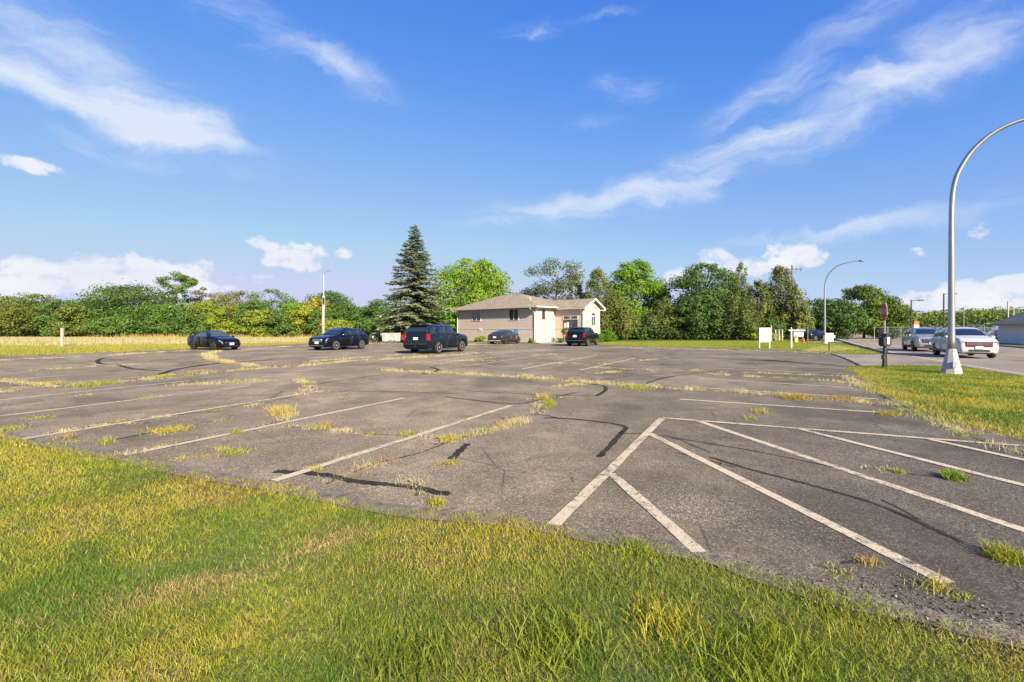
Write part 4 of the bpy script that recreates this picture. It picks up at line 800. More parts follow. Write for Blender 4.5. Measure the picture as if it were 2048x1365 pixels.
# ---------------------------------------------------------------- cars
M_TYRE = principled('tyre', (.022,.021,.020), .85, 0, .1, 8); M_BLACK = principled('black_plastic', (.018,.018,.019), .55, 0, .1, 6); M_CHROME = principled('chrome', (.72,.72,.72), .18, 1.0, .03, 5)
M_RIM = principled('alloy', (.62,.62,.63), .35, .45, .05, 5); M_RIM_DK = principled('dark_alloy', (.09,.085,.085), .35, .8, .05, 5); M_CGLASS = principled('tinted_glass', (.014,.018,.021), .03, 0, .1, 2, 0, 40, .8, 1.0)
M_CGLASS_LT = principled('clear_car_glass', (.06,.075,.08), .06, 0, .2, 2, 0, 40, 0, .9); M_LAMP = principled('headlamp_glass', (.40,.40,.41), .12, .5, .25, 14); M_TAIL = principled('tail_lamp', (.36,.012,.016), .15, 0, .1, 9, 0, 40, .5); M_PLATE = principled('plate', (.75,.75,.73), .5, 0, .05, 20)
def paint(name, c, metal=.0, rough=.28): return principled(name, c, rough, metal, .04, 2.0, 0, 40, .42, .30)
M_BODY_BLACK = paint('black_paint', (.0035,.0038,.005)); M_BODY_NAVY = paint('navy_paint', (.0035,.005,.011)); M_BODY_BLUE = paint('slate_blue_paint', (.006,.0095,.016)); M_BODY_GREY = paint('grey_paint', (.045,.042,.042), .4, .3); M_BODY_WHITE = paint('white_paint', (.56,.555,.55)); M_BODY_SILVER = paint('silver_paint', (.42,.43,.44), .6, .3); M_BODY_RED = paint('red_paint', (.22,.015,.02))
class Hull:
    """lofted car shell; S(u,v,side): u = station, v = height along the section"""
    def __init__(s, st, W, roofw): s.st = st; s.W = W; s.rw = roofw; s.H = max(q[1] for q in st)
    def sec(s, i):
        x, zt, zs, wf, zb = s.st[i]; w = s.W/2*wf; zs = min(zs, zt-.025); c = min(1.0, max(0.0, (zt-zs)/max(.25, (s.H-zs)*1.0))); wt = w*(.88+(s.rw-.88)*c)
        return [(x,0,zb),(x,w*.80,zb),(x,w*.965,zb+.09),(x,w,zb+.5*(zs-zb)),(x,w*.985,zs-.05),(x,w*.945,zs),(x,wt,zt-.15*(zt-zs)),(x,wt*.78,zt-.03*(zt-zs)),(x,0,zt)]
    def S(s, u, v, side=1):
        i = min(int(u), len(s.st)-2); a = u-i; A, B = s.sec(i), s.sec(i+1); j = min(int(v), 7); b = v-j
        p = [Vector(A[j]).lerp(Vector(A[j+1]), b), Vector(B[j]).lerp(Vector(B[j+1]), b)]; q = p[0].lerp(p[1], a); q.y *= side; return q
    def shell(s):
        n = len(s.st); V = []; F = []
        for i in range(n):
            c = s.sec(i); V += c+[(x,-y,z) for (x,y,z) in c[7:0:-1]]
        m = 16
        for i in range(n-1):
            for k in range(m): F.append((i*m+k, i*m+(k+1)%m, (i+1)*m+(k+1)%m, (i+1)*m+k))
        F.append(tuple(range(m-1,-1,-1))); F.append(tuple((n-1)*m+k for k in range(m))); return V, F
    def patch(s, name, corners, mat, parent, side=1, off=.006, nu=5, nv=3, cross=False):
        """a panel laid on the shell: corners (u,v) x4; cross=True runs over the centre line from v on one side to v on the other"""
        c = corners; V = []; N = []
        for a in range(nu+1):
            for b in range(nv+1):
                fa, fb = a/nu, b/nv
                if cross:
                    (u0, v0), (u1, v1) = c; u = u0+(u1-u0)*fa; v = v0+(v1-v0)*fa; t = fb*2-1; vv = 8-(8-v)*abs(t); sd = 1 if t >= 0 else -1
                    p = s.S(u, vv, sd); e = .02; pu = s.S(min(u+e, len(s.st)-1.001), vv, sd)-s.S(max(u-e,0), vv, sd); 
                    y0 = s.S(u, max(vv-.05,0), 1); y1 = s.S(u, min(vv+.05,8), 1); pv = y1-y0; pv.y *= sd; nn = pu.cross(pv)
                else:
                    u = (c[0][0]*(1-fa)+c[1][0]*fa)*(1-fb)+(c[3][0]*(1-fa)+c[2][0]*fa)*fb; v = (c[0][1]*(1-fa)+c[1][1]*fa)*(1-fb)+(c[3][1]*(1-fa)+c[2][1]*fa)*fb
                    p = s.S(u, v, side); e = .02; pu = s.S(min(u+e,len(s.st)-1.001), v, side)-s.S(max(u-e,0), v, side); pv = s.S(u, min(v+e,8), side)-s.S(u, max(v-e,0), side); nn = pu.cross(pv)
                if nn.length < 1e-9: nn = Vector((0,side,0))
                nn.normalize(); cen = Vector((p.x*.6, 0, s.H*.45))
                if nn.dot(p-cen) < 0: nn = -nn
                V.append(p); N.append(nn)
        top = [p+n*off for p, n in zip(V, N)]; bot = [p-n*.02 for p, n in zip(V, N)]; m = len(V); F = []; w = nv+1
        for a in range(nu):
            for b in range(nv): F.append((a*w+b, (a+1)*w+b, (a+1)*w+b+1, a*w+b+1))
        ring = [b for b in range(nv+1)]+[a*w+nv for a in range(1,nu+1)]+[nu*w+b for b in range(nv-1,-1,-1)]+[a*w for a in range(nu-1,0,-1)]
        for i in range(len(ring)): F.append((ring[i], ring[(i+1)%len(ring)], m+ring[(i+1)%len(ring)], m+ring[i]))
        o = mesh_obj(name, top+bot, F, mat, parent, False)
        for q in o.data.polygons[:nu*nv]: q.use_smooth = True
        bm = bmesh.new(); bm.from_mesh(o.data); bmesh.ops.recalc_face_normals(bm, faces=bm.faces[:]); bm.to_mesh(o.data); bm.free()
        return o
def wheel(parent, x, y, r, side, rim_mat, wd=.235, spokes=5):
    hub = MB().lathe([(r*.55,-.05),(r*.60,0),(r*.55,.05)], 16, 'y').build('wheel', M_BLACK, parent); hub.location = (x, y, r)
    h = wd/2; MB().lathe([(r*.66,-h),(r*.90,-h),(r*.985,-h*.72),(r,-h*.3),(r,h*.3),(r*.985,h*.72),(r*.90,h),(r*.66,h)], 28, 'y').build('tyre', M_TYRE, hub, True)
    s = side; rb = MB(); ro = r*.68; rb.lathe([(ro, s*h*.62),(ro*.96, s*h*1.02),(ro*.88, s*h*1.02),(ro*.86, s*h*.5)], 28, 'y')
    rb.f = [q for q in rb.f if len(q) == 4]
    for k in range(spokes):
        a = 2*math.pi*k/spokes+.3; c, q = math.cos(a), math.sin(a); px, pz = -q, c; w0, w1 = ro*.20, ro*.26
        ys = [s*h*.98, s*h*.55]; vs = []
        for yy in ys: vs += [(c*ro*.08+px*w0, yy, q*ro*.08+pz*w0),(c*ro*.92+px*w1, yy, q*ro*.92+pz*w1),(c*ro*.92-px*w1, yy, q*ro*.92-pz*w1),(c*ro*.08-px*w0, yy, q*ro*.08-pz*w0)]
        rb.add(vs, [(0,1,2,3),(4,7,6,5),(0,4,5,1),(1,5,6,2),(2,6,7,3),(3,7,4,0)])
    rb.lathe([(ro*.2, s*h*.5),(ro*.2, s*h*1.0),(ro*.08, s*h*1.05)], 12, 'y'); rb.build('rim', rim_mat, hub); return hub
def car(name, label, cat, x, y, heading, st, W, roofw, ax, wr, body, rim=M_RIM, glass=M_CGLASS, spokes=5, side_win=(), doors=(), ws=None, rw=None, ws_v=6.15, rw_v=6.2, head=None, tail=None, grille=None, plate_f=None, plate_r=None, rails=False, sill=None, trim=None, mirror=None, extra=None, group=None):
    root = empty(name, (x, y, 0), R(heading)); tag(root, label, cat, group); hu = Hull(st, W, roofw); V, F = hu.shell()
    me = bpy.data.meshes.new('body'); me.from_pydata(V, [], F); bm = bmesh.new(); bm.from_mesh(me); bmesh.ops.recalc_face_normals(bm, faces=bm.faces[:]); bm.to_mesh(me); bm.free()
    bo = bpy.data.objects.new('body', me); me.materials.append(body); me.materials.append(M_BLACK); COL.objects.link(bo)
    cm = MB()
    for a in ax:
        for s in (-1, 1): lo, hi = sorted((s*(W/2-.30), s*(W/2+.3))); cm.lathe([(wr*1.14, lo),(wr*1.14, hi)], 24, 'y', (a, 0, wr*1.02))
    cut = cm.build('cutter', body); cut.data.materials.append(M_BLACK)
    for p in cut.data.polygons: p.material_index = 1
    bm = bmesh.new(); bm.from_mesh(cut.data); bmesh.ops.recalc_face_normals(bm, faces=bm.faces[:]); bm.to_mesh(cut.data); bm.free()
    md = bo.modifiers.new('arch', 'BOOLEAN'); md.object = cut; md.operation = 'DIFFERENCE'; md.solver = 'EXACT'
    dg = bpy.context.evaluated_depsgraph_get(); nm = bpy.data.meshes.new_from_object(bo.evaluated_get(dg)); bo.modifiers.clear()
    if len(nm.polygons) > 30: bo.data = nm; nm.name = 'body'
    bpy.data.objects.remove(cut); bo.parent = root
    nm = bo.data; nm.set_sharp_from_angle(angle=R(38)) if hasattr(nm, 'set_sharp_from_angle') else None
    for p in nm.polygons: p.use_smooth = True
    for a in ax:
        for s in (-1, 1): wheel(root, a, s*(W/2-.125), wr, s, rim, spokes=spokes)
    for s in (1, -1):
        for c in side_win: hu.patch('side_window', c, glass, root, s, .006)
        for c in doors:
            d = hu.patch('door', c, body, root, s, .007, 4, 6); m = ((c[0][0]*.85+c[1][0]*.15)); hp = hu.S(m, 4.55, s)
            MB().box(hp.x-.11, hp.x+.11, hp.y-.03, hp.y+.03, hp.z-.018, hp.z+.018, .008).build('handle', trim or M_CHROME, d)
        if head:
            for c in head: hu.patch('headlight', c, M_LAMP, root, s, .008)
        if tail:
            for c in tail: hu.patch('tail_light', c, M_TAIL, root, s, .010)
        if sill: hu.patch('sill', sill, M_BLACK if trim is None else trim, root, s, .02, 6, 2)
        if mirror:
            p = hu.S(mirror, 5.15, s); MB().box(p.x-.07, p.x+.08, min(p.y+s*.04,p.y+s*.24), max(p.y+s*.04,p.y+s*.24), p.z-.01, p.z+.14, .03).build('mirror', body, root, True)
        if rails:
            a, b = rails; pts = [hu.S(a+(b-a)*k/8, 6.35, s)+Vector((0,0,.06 if 0 < k < 8 else 0)) for k in range(9)]; MB().tube(pts, .018, 6).build('roof_rail', M_BLACK if trim is None else trim, root)
    if ws: hu.patch('windshield', [(ws[0], ws_v), (ws[1], ws_v)], glass, root, 1, .006, 5, 8, True)
    if rw: hu.patch('rear_window', [(rw[0], rw_v), (rw[1], rw_v)], glass, root, 1, .006, 4, 8, True)
    xf = st[-1][0]; xr = st[0][0]
    if grille:
        for (z0, z1, hw, m, dx) in grille: MB().box(xf-.12, xf+dx, -hw, hw, z0, z1, .02).build('grille', m, root)
    if plate_f: MB().box(xf, xf+.035, -.16, .16, plate_f, plate_f+.16).build('license_plate', M_PLATE, root)
    if plate_r: MB().box(xr-.03+plate_r[1], xr+.05+plate_r[1], -.16, .16, plate_r[0], plate_r[0]+.16).build('license_plate', M_PLATE, root)
    if extra: extra(root, hu)
    return root
# stations: x, top, belt, width factor, underside
SEDAN = [(-2.30,.66,.60,.78,.34),(-2.27,.92,.80,.86,.28),(-2.15,1.05,.95,.92,.24),(-1.75,1.09,.97,.97,.22),(-1.55,1.13,.97,.98,.20),(-.72,1.44,.95,1.0,.19),(-.25,1.49,.94,1.0,.18),(.15,1.47,.93,1.0,.18),(.95,1.02,.91,1.0,.18),(1.35,.96,.88,.99,.18),(1.85,.87,.80,.95,.19),(2.16,.76,.68,.87,.20),(2.28,.62,.56,.76,.22),(2.31,.50,.46,.70,.24)]
car('sedan','black sedan parked beside the grass strip facing the dumpster side','car', at(428,37.2), 37.2, 331, SEDAN, 1.78, .70, (-1.33,1.37), .325, M_BODY_BLACK, M_RIM_DK, M_CGLASS_LT, 10,
    side_win=[[(4.35,5.12),(5.95,5.12),(5.95,5.88),(5.0,5.82)],[(6.05,5.12),(7.75,5.12),(7.05,5.88),(6.05,5.9)]], doors=[[(4.6,2.0),(6.0,2.0),(6.0,4.95),(4.4,4.95)],[(6.08,2.0),(7.9,2.0),(8.0,4.95),(6.08,4.95)]], ws=(7.08,7.95), rw=(4.1,4.9),
    head=[[(10.3,4.2),(12.0,4.1),(12.0,5.4),(10.3,5.3)]], tail=[[(.2,3.9),(1.6,4.1),(1.6,5.4),(.3,5.2)]], grille=[(.52,.62,.45,M_CHROME,.012),(.28,.40,.55,M_BLACK,.015)], plate_f=.40, plate_r=(.72,.02), mirror=7.85, sill=[(4,1.7),(9,1.7),(9,1.9),(4,1.9)])
CROSS = [(-2.41,.60,.55,.80,.36),(-2.38,.90,.80,.90,.30),(-2.30,1.10,1.0,.95,.26),(-2.05,1.36,1.07,.97,.24),(-1.75,1.58,1.07,.98,.22),(-1.2,1.65,1.05,1.0,.21),(-.3,1.70,1.04,1.0,.21),(.25,1.67,1.03,1.0,.21),(1.10,1.15,1.02,1.0,.21),(1.55,1.09,1.0,.99,.22),(2.05,1.02,.95,.95,.23),(2.30,.93,.86,.89,.24),(2.39,.78,.72,.82,.26),(2.42,.55,.50,.76,.30)]
def crossover_face(root, hu):
    MB().box(2.36,2.445,-.66,.66,.34,.40,.015).build('lower_trim', M_CHROME, root)
    for s in (-1,1):
        MB().box(2.30,2.40,min(s*.60,s*.84),max(s*.60,s*.84),.60,.635,.01).build('light_strip', M_LAMP, root)
car('crossover','navy crossover parked on the lot in front of the pale light pole','car', at(680,37.6), 37.6, 248, CROSS, 1.96, .72, (-1.42,1.44), .375, M_BODY_NAVY, M_RIM, M_CGLASS, 10,
    side_win=[[(3.6,5.12),(4.95,5.12),(4.95,5.88),(4.1,5.8)],[(5.05,5.12),(6.0,5.12),(6.0,5.9),(5.05,5.88)],[(6.1,5.12),(7.8,5.12),(7.1,5.9),(6.1,5.9)]], doors=[[(5.05,2.0),(6.02,2.0),(6.02,4.95),(4.9,4.95)],[(6.1,2.0),(7.9,2.0),(8.0,4.95),(6.1,4.95)]], ws=(7.08,7.95), rw=(2.3,3.7),
    head=[[(10.4,4.3),(11.9,4.2),(11.9,5.2),(10.4,5.0)]], tail=[[(.9,4.2),(2.2,4.2),(2.2,5.3),(1.2,5.3)]], grille=[(.62,.86,.42,M_CHROME,-.005)], plate_f=.50, plate_r=(.8,.02), mirror=7.8, sill=[(4,1.65),(9.3,1.65),(9.3,1.95),(4,1.95)], trim=M_CHROME, extra=crossover_face)
FULL = [(-2.60,.62,.58,.86,.40),(-2.58,.95,.88,.94,.36),(-2.55,1.15,1.08,.95,.32),(-2.48,1.25,1.16,.96,.30),(-2.36,1.70,1.16,.97,.28),(-2.20,1.84,1.16,.98,.27),(-1.3,1.89,1.15,1.0,.26),(-.2,1.89,1.14,1.0,.26),(.35,1.85,1.13,1.0,.26),(1.05,1.30,1.12,1.0,.26),(1.5,1.25,1.12,1.0,.27),(2.15,1.20,1.10,.97,.28),(2.45,1.12,1.04,.92,.29),(2.56,.95,.88,.86,.30),(2.60,.60,.55,.80,.34)]
def full_rear(root, hu):
    MB().box(-2.68,-2.50,-.86,.86,.56,.70,.02).build('bumper_step', M_BLACK, root); MB().box(-2.72,-2.55,-.06,.06,.42,.54,.01).build('tow_hitch', M_BLACK, root)
    MB().box(-2.45,-2.20,-.72,.72,1.80,1.86,.02).build('spoiler', M_BODY_BLUE, root)
    for s in (-1,1):
        MB().box(-1.0,1.0,min(s*.86,s*1.0),max(s*.86,s*1.0),.30,.36,.015).build('running_board', M_CHROME, root)
        MB().box(-2.625,-2.40,min(s*.80,s*.985),max(s*.80,s*.985),.86,1.27,.02).build('tail_light', M_TAIL, root)
car('full_size_suv','slate blue full size SUV with chrome wheels parked mid lot showing its rear','car', at(876,32.8), 32.8, 66, FULL, 2.05, .78, (-1.40,1.55), .405, M_BODY_BLUE, M_RIM, M_CGLASS, 6,
    side_win=[[(4.25,5.12),(5.6,5.12),(5.6,5.9),(4.7,5.9)],[(6.0,5.12),(6.75,5.12),(6.75,5.9),(6.05,5.9)],[(6.85,5.12),(8.7,5.12),(8.0,5.9),(6.85,5.9)]], doors=[[(5.95,2.0),(6.8,2.0),(6.8,4.95),(5.9,4.95)],[(6.86,2.0),(8.9,2.0),(9.0,4.95),(6.86,4.95)]], ws=(8.08,8.95), rw=(3.25,4.7),
    head=[[(11.3,4.3),(12.7,4.2),(12.7,5.2),(11.3,5.0)]], grille=[(.7,.95,.6,M_BLACK,.01)], plate_r=(.90,.02), mirror=8.7, sill=None, rails=(5.2,8.0), trim=M_CHROME, extra=full_rear)
FAST = [(-2.34,.62,.58,.82,.34),(-2.31,.86,.80,.90,.28),(-2.22,1.02,.92,.94,.24),(-1.95,1.10,.97,.96,.22),(-1.2,1.34,.97,.99,.20),(-.5,1.46,.96,1.0,.19),(-.05,1.48,.95,1.0,.18),(.35,1.44,.94,1.0,.18),(1.15,1.02,.92,1.0,.18),(1.5,.95,.88,.98,.18),(1.95,.84,.78,.93,.19),(2.22,.70,.64,.84,.20),(2.33,.52,.48,.74,.22)]
def fast_rear(root, hu): MB().box(-2.365,-2.2,-.70,.70,.34,.42,.02).build('bumper_trim', M_RIM, root)
car('sedan','grey fastback sedan parked against the long house wall','car', at(1010,51.0), 51.0, 64, FAST, 1.83, .70, (-1.38,1.42), .335, M_BODY_GREY, M_RIM_DK, M_CGLASS, 8,
    side_win=[[(3.6,5.12),(5.4,5.12),(5.4,5.88),(4.4,5.82)],[(5.5,5.12),(7.75,5.12),(7.05,5.88),(5.5,5.9)]], doors=[[(3.9,2.0),(5.4,2.0),(5.4,4.95),(3.8,4.95)],[(5.5,2.0),(7.9,2.0),(8.0,4.95),(5.5,4.95)]], ws=(7.08,7.95), rw=(3.1,4.8), head=[[(10.2,4.2),(11.4,4.1),(11.4,5.3),(10.2,5.2)]], tail=[[(.5,4.0),(2.4,4.0),(2.4,5.3),(.7,5.3)]], grille=[(.35,.5,.5,M_BLACK,.01)], plate_r=(.66,-.005), mirror=7.8, extra=fast_rear)
SUV = [(-2.45,.62,.58,.84,.36),(-2.43,.95,.88,.93,.30),(-2.40,1.12,1.03,.95,.27),(-2.32,1.22,1.10,.96,.26),(-2.10,1.58,1.10,.97,.25),(-1.9,1.70,1.10,.98,.24),(-1.2,1.76,1.08,1.0,.23),(-.2,1.77,1.07,1.0,.23),(.35,1.73,1.06,1.0,.23),(1.15,1.18,1.05,1.0,.23),(1.6,1.13,1.04,.99,.24),(2.1,1.06,1.0,.95,.25),(2.36,.96,.90,.89,.26),(2.44,.75,.70,.82,.28),(2.46,.55,.50,.78,.32)]
def suv_rear(root, hu):
    MB().box(-2.485,-2.34,-.82,.82,.50,.56,.02).build('bumper_trim', M_CHROME, root); MB().box(-2.455,-2.40,-.12,.12,1.06,1.11,.01).build('badge', M_CHROME, root)
    MB().box(-2.20,-1.95,-.68,.68,1.66,1.715,.02).build('spoiler', M_BODY_BLACK, root)
    for s in (-1,1):
        for k in (0, 1):
            MB().box(-2.475,-2.25,min(s*.76,s*.93),max(s*.76,s*.93),.80+k*.22,1.0+k*.22,.02).build('tail_light', M_TAIL, root)
car('mid_size_suv','black SUV with roof rails parked by the entrance walk','car', at(1166,46.2), 46.2, 64, SUV, 1.97, .76, (-1.42,1.46), .375, M_BODY_BLACK, M_RIM, M_CGLASS, 8,
    side_win=[[(4.2,5.12),(5.7,5.12),(5.7,5.9),(4.7,5.9)],[(5.8,5.12),(6.75,5.12),(6.75,5.9),(5.8,5.9)],[(6.85,5.12),(8.7,5.12),(8.0,5.9),(6.85,5.9)]], doors=[[(5.85,2.0),(6.8,2.0),(6.8,4.95),(5.8,4.95)],[(6.86,2.0),(8.9,2.0),(9.0,4.95),(6.86,4.95)]], ws=(8.08,8.95), rw=(3.3,4.7),
    head=[[(11.3,4.3),(12.7,4.2),(12.7,5.2),(11.3,5.0)]], grille=[(.6,.9,.55,M_BLACK,.01)], plate_r=(.84,.0), mirror=8.7, rails=(5.2,8.0), trim=M_CHROME, extra=suv_rear)
COMPACT = [(-2.25,.60,.55,.82,.36),(-2.22,.95,.86,.91,.30),(-2.15,1.08,1.0,.94,.27),(-1.98,1.42,1.06,.96,.25),(-1.7,1.60,1.06,.98,.23),(-1.1,1.66,1.04,1.0,.22),(-.2,1.69,1.03,1.0,.21),(.30,1.65,1.02,1.0,.21),(1.10,1.20,1.04,1.0,.21),(1.5,1.16,1.04,.99,.22),(1.95,1.09,1.0,.95,.23),(2.18,1.00,.92,.89,.24),(2.26,.86,.80,.82,.25),(2.29,.52,.48,.76,.28)]
M_GRILLE_RED = principled('red_bronze_grille', (.20,.045,.035), .35, .5, .1, 20)
def compact_face(root, hu):
    for k in range(3): MB().box(2.26,2.315,-.52,.52,.72+k*.06,.745+k*.06,.006).build('grille_bar', M_CHROME, root)
    MB().box(2.27,2.315,-.44,.44,.36,.47,.02).build('lower_intake', M_BLACK, root)
    MB().box(2.20,2.32,-.60,.60,.24,.335,.02).build('lower_valance', M_BLACK, root); MB().box(2.275,2.322,-.10,.10,.73,.81,.01).build('badge', M_CHROME, root)
    for s in (-1,1):
        MB().box(2.15,2.285,min(s*.56,s*.74),max(s*.56,s*.74),.40,.54,.02).build('fog_light', M_BLACK, root)
        MB().box(2.10,2.262,min(s*.50,s*.80),max(s*.50,s*.80),.80,.93,.03).build('headlight_lens', M_LAMP, root)
def compact(name, label, x, y, hd, body, grl, face=True, group=None):
    return car(name, label, 'car', x, y, hd, COMPACT, 1.84, .74, (-1.33,1.36), .35, body, M_RIM, M_CGLASS, 5,
    side_win=[[(3.6,5.12),(4.95,5.12),(4.95,5.88),(4.1,5.8)],[(5.05,5.12),(6.0,5.12),(6.0,5.9),(5.05,5.88)],[(6.1,5.12),(7.8,5.12),(7.1,5.9),(6.1,5.9)]], doors=[[(5.05,2.0),(6.02,2.0),(6.02,4.95),(4.9,4.95)],[(6.1,2.0),(7.9,2.0),(8.0,4.95),(6.1,4.95)]], ws=(7.08,7.95), rw=(2.4,3.8),
    head=[[(9.9,4.2),(12.1,3.9),(12.1,5.3),(9.9,5.0)]], tail=[[(.9,4.2),(2.2,4.2),(2.2,5.3),(1.2,5.3)]], grille=[(.60,.90,.56,grl,.008)], plate_f=.50, plate_r=(.8,.02), mirror=7.8, rails=(4.2,7.0), sill=[(4,1.65),(9.3,1.65),(9.3,1.95),(4,1.95)], extra=compact_face if face else None, group=group)
compact('compact_suv','white compact SUV with red grille driving along the road toward the lamp post', 26.1, 28.0, 244, M_BODY_WHITE, M_GRILLE_RED)
compact('compact_suv','silver compact SUV following the white one along the road', 30.3, 35.6, 242, M_BODY_SILVER, M_BLACK)
def plain_car(st, label, x, y, hd, body, W=1.82):
    return car('parked_car', label, 'car', x, y, hd, st, W, .72, (-1.36,1.38), .335, body, M_RIM, M_CGLASS, 5, side_win=[[(4.4,5.12),(5.9,5.12),(5.9,5.88),(4.8,5.82)],[(6.0,5.12),(7.75,5.12),(7.05,5.88),(6.0,5.9)]], ws=(7.08,7.95), head=[[(10.3,4.2),(11.8,4.1),(11.8,5.4),(10.3,5.3)]], plate_f=.4, mirror=7.8)
plain_car(SEDAN,'dark red sedan in the row before the white shed', at(2003,60), 60, 235, M_BODY_RED)
plain_car(SEDAN,'black sedan in the row before the white shed', at(2016,58), 58, 235, M_BODY_BLACK)
plain_car(COMPACT,'silver hatchback parked at the corner of the white shed', at(2032,56.5), 56.5, 235, M_BODY_SILVER)
plain_car(SEDAN,'white sedan in the far lot beyond the wire fence', at(1996,66), 66, 235, M_BODY_WHITE)
plain_car(SEDAN,'blue sedan parked under the trees by the side street', at(1634,66), 66, 20, M_BODY_NAVY)

# ---------------------------------------------------------------- street furniture
M_GALV = principled('galvanised_steel', (.36,.37,.37), .42, .75, .10, 2.5, .05, 20); M_GALV_LT = principled('bare_aluminium', (.42,.41,.385), .6, .2, .10, 2.5); M_WOODPALE = principled('weathered_pale_wood', (.42,.40,.37), .9, 0, .15, 2.0, .4, 20); M_DARKPOLE = principled('dark_bronze_pole', (.06,.058,.055), .5, .3, .1, 3)
M_WHITEPAINT = principled('white_sign_paint', (.62,.61,.60), .6, 0, .03, 4); M_GREYBOARD = principled('pale_grey_board', (.60,.56,.53), .7, 0, .05, 3); M_BROWN = principled('brown_post', (.10,.065,.045), .85, 0, .2, 6); M_RED = principled('stop_red', (.42,.010,.014), .4, 0, .05, 3); M_INK = principled('grey_ink', (.16,.16,.17), .7, 0, .1, 8)
M_ORANGE = principled('hydrant_orange', (.50,.14,.04), .5, 0, .1, 5); M_YEL = principled('yellow_plastic', (.60,.46,.10), .6, 0, .1, 5)
def lamp_post(label, x, y, sc=1.0):
    root = empty('street_lamp', (x, y, -.02), R(-26)); tag(root, label, 'street lamp', 'tall curved street lamps along the road')
    MB().lathe([(.33,0),(.33,.03),(.31,.06),(.145,.86),(.13,.90)], 8).build('base', M_GALV_LT, root)
    prof = [(0,.88),(0,2.5),(0,4.2),(0,5.6),(.03,6.4),(.12,6.95),(.27,7.35),(.56,7.86),(1.03,8.34),(1.5,8.60),(2.0,8.74),(2.6,8.85),(3.1,8.88)]
    P = smooth_line(prof, 4); n = len(P); MB().tube([(p.x, 0, p.y) for p in P], [.115-.035*min(1, p.y/5.6)-.035*min(1, p.x/3.1) for p in P], 12).build('pole', M_GALV, root, True)
    hd = MB(); hd.box(3.05, 3.62, -.13, .13, 8.80, 8.95, .05); l = hd.build('lamp_head', M_GALV, root, True); MB().box(3.15, 3.52, -.09, .09, 8.775, 8.803, .01).build('lens', M_LAMP, l)
    MB().box(-.06,.06,-.312,-.250,.25,.48,.01).build('access_cover', M_GALV_LT, root); return root
lamp_post('tall curved galvanised street lamp on the grass verge by the white SUV', at(1903,17.2), 17.2)
lamp_post('curved street lamp standing beside the tan sign and the side street', at(1649.5,53), 53)
# stop sign
bx_, by_ = at(1767.5, 20.0), 20.0
ss = empty('stop_sign', (bx_, by_, -.02), math.atan2(.36,-.93)); tag(ss, 'red octagonal stop sign on a thin steel post seen almost edge on', 'sign')
MB().box(-.06,-.02,-.025,.025,0,2.50).build('post', M_GALV, ss)
oc = [(math.cos(R(22.5+45*k))*.405, 2.32+math.sin(R(22.5+45*k))*.405) for k in range(8)]; oc2 = [(a*.94, 2.32+(b-2.32)*.94) for a, b in oc]
pl = MB().prism(oc, -.012, -.002, 'yz').build('border', M_WHITEPAINT, ss); MB().prism(oc2, -.001, .003, 'yz').build('plate', M_RED, pl)
fc = bpy.data.curves.new('lettering', 'FONT'); fc.body = 'STOP'; fc.size = .28; fc.align_x = 'CENTER'; fc.align_y = 'CENTER'; fc.extrude = .001; fo = bpy.data.objects.new('lettering', fc); COL.objects.link(fo)
dg = bpy.context.evaluated_depsgraph_get(); tm = bpy.data.meshes.new_from_object(fo.evaluated_get(dg)); bpy.data.objects.remove(fo); tm.materials.clear(); tm.materials.append(M_WHITEPAINT)
lo = bpy.data.objects.new('lettering', tm); link(lo, pl); lo.rotation_euler = (R(90), 0, R(90)); lo.location = (.006, 0, 2.32)
# leaflet box on a black post, in front of the stop sign
lb = empty('leaflet_box', (bx_-.22, by_-.35, -.02), R(8)); tag(lb, 'black box with a white sheet on a black post below the stop sign', 'box')
MB().tube([(-.05,0,0),(-.02,0,.5),(0,0,.95)], [.075,.065,.06], 8).build('post', M_BLACK, lb); MB().tube([(.07,.02,0),(.055,.02,.5),(.04,.02,.95)], .045, 8).build('post', M_BLACK, lb); MB().box(-.13,-.06,-.05,.05,.38,.55,.01).build('bracket', M_BLACK, lb)
MB().prism([(-.18,.98),(-.10,.90),(.10,.90),(.18,.98),(.18,1.26),(.06,1.30),(.05,1.42),(-.05,1.42),(-.06,1.30),(-.18,1.26)], -.12, .12, 'xz').build('case', M_BLACK, lb); MB().box(-.02,.09,-.132,-.121,1.0,1.28).build('sheet', M_PAPER, lb)
# white notice board
def place(px, Y, name, rz=0): return empty(name, (at(px, Y), Y, -.02), rz)
nb = place(1529.5, 40.4, 'notice_board', R(-6)); tag(nb, 'blank white notice board on two white legs at the edge of the lawn', 'sign')
MB().box(-.44,.44,-.015,.015,.50,1.70).build('panel', M_WHITEPAINT, nb)
for s in (-1, 1): MB().box(s*.41-.035,s*.41+.035,.016,.08,0,1.70).build('leg', M_WHITEPAINT, nb)
fr = MB(); fr.box(-.45,.45,-.03,-.016,1.64,1.71); fr.box(-.45,-.38,-.03,-.016,.5,1.64); fr.box(.38,.45,-.03,-.016,.5,1.64); fr.build('frame', M_WHITEPAINT, nb)
tx = MB()
for k in range(3):
    for j in range(6): tx.box(-.33+j*.11, -.25+j*.11, -.0165, -.0152, 1.50-k*.07, 1.525-k*.07)
o = tx.build('faded_print', M_GREYBOARD, nb); o['kind'] = 'stuff'
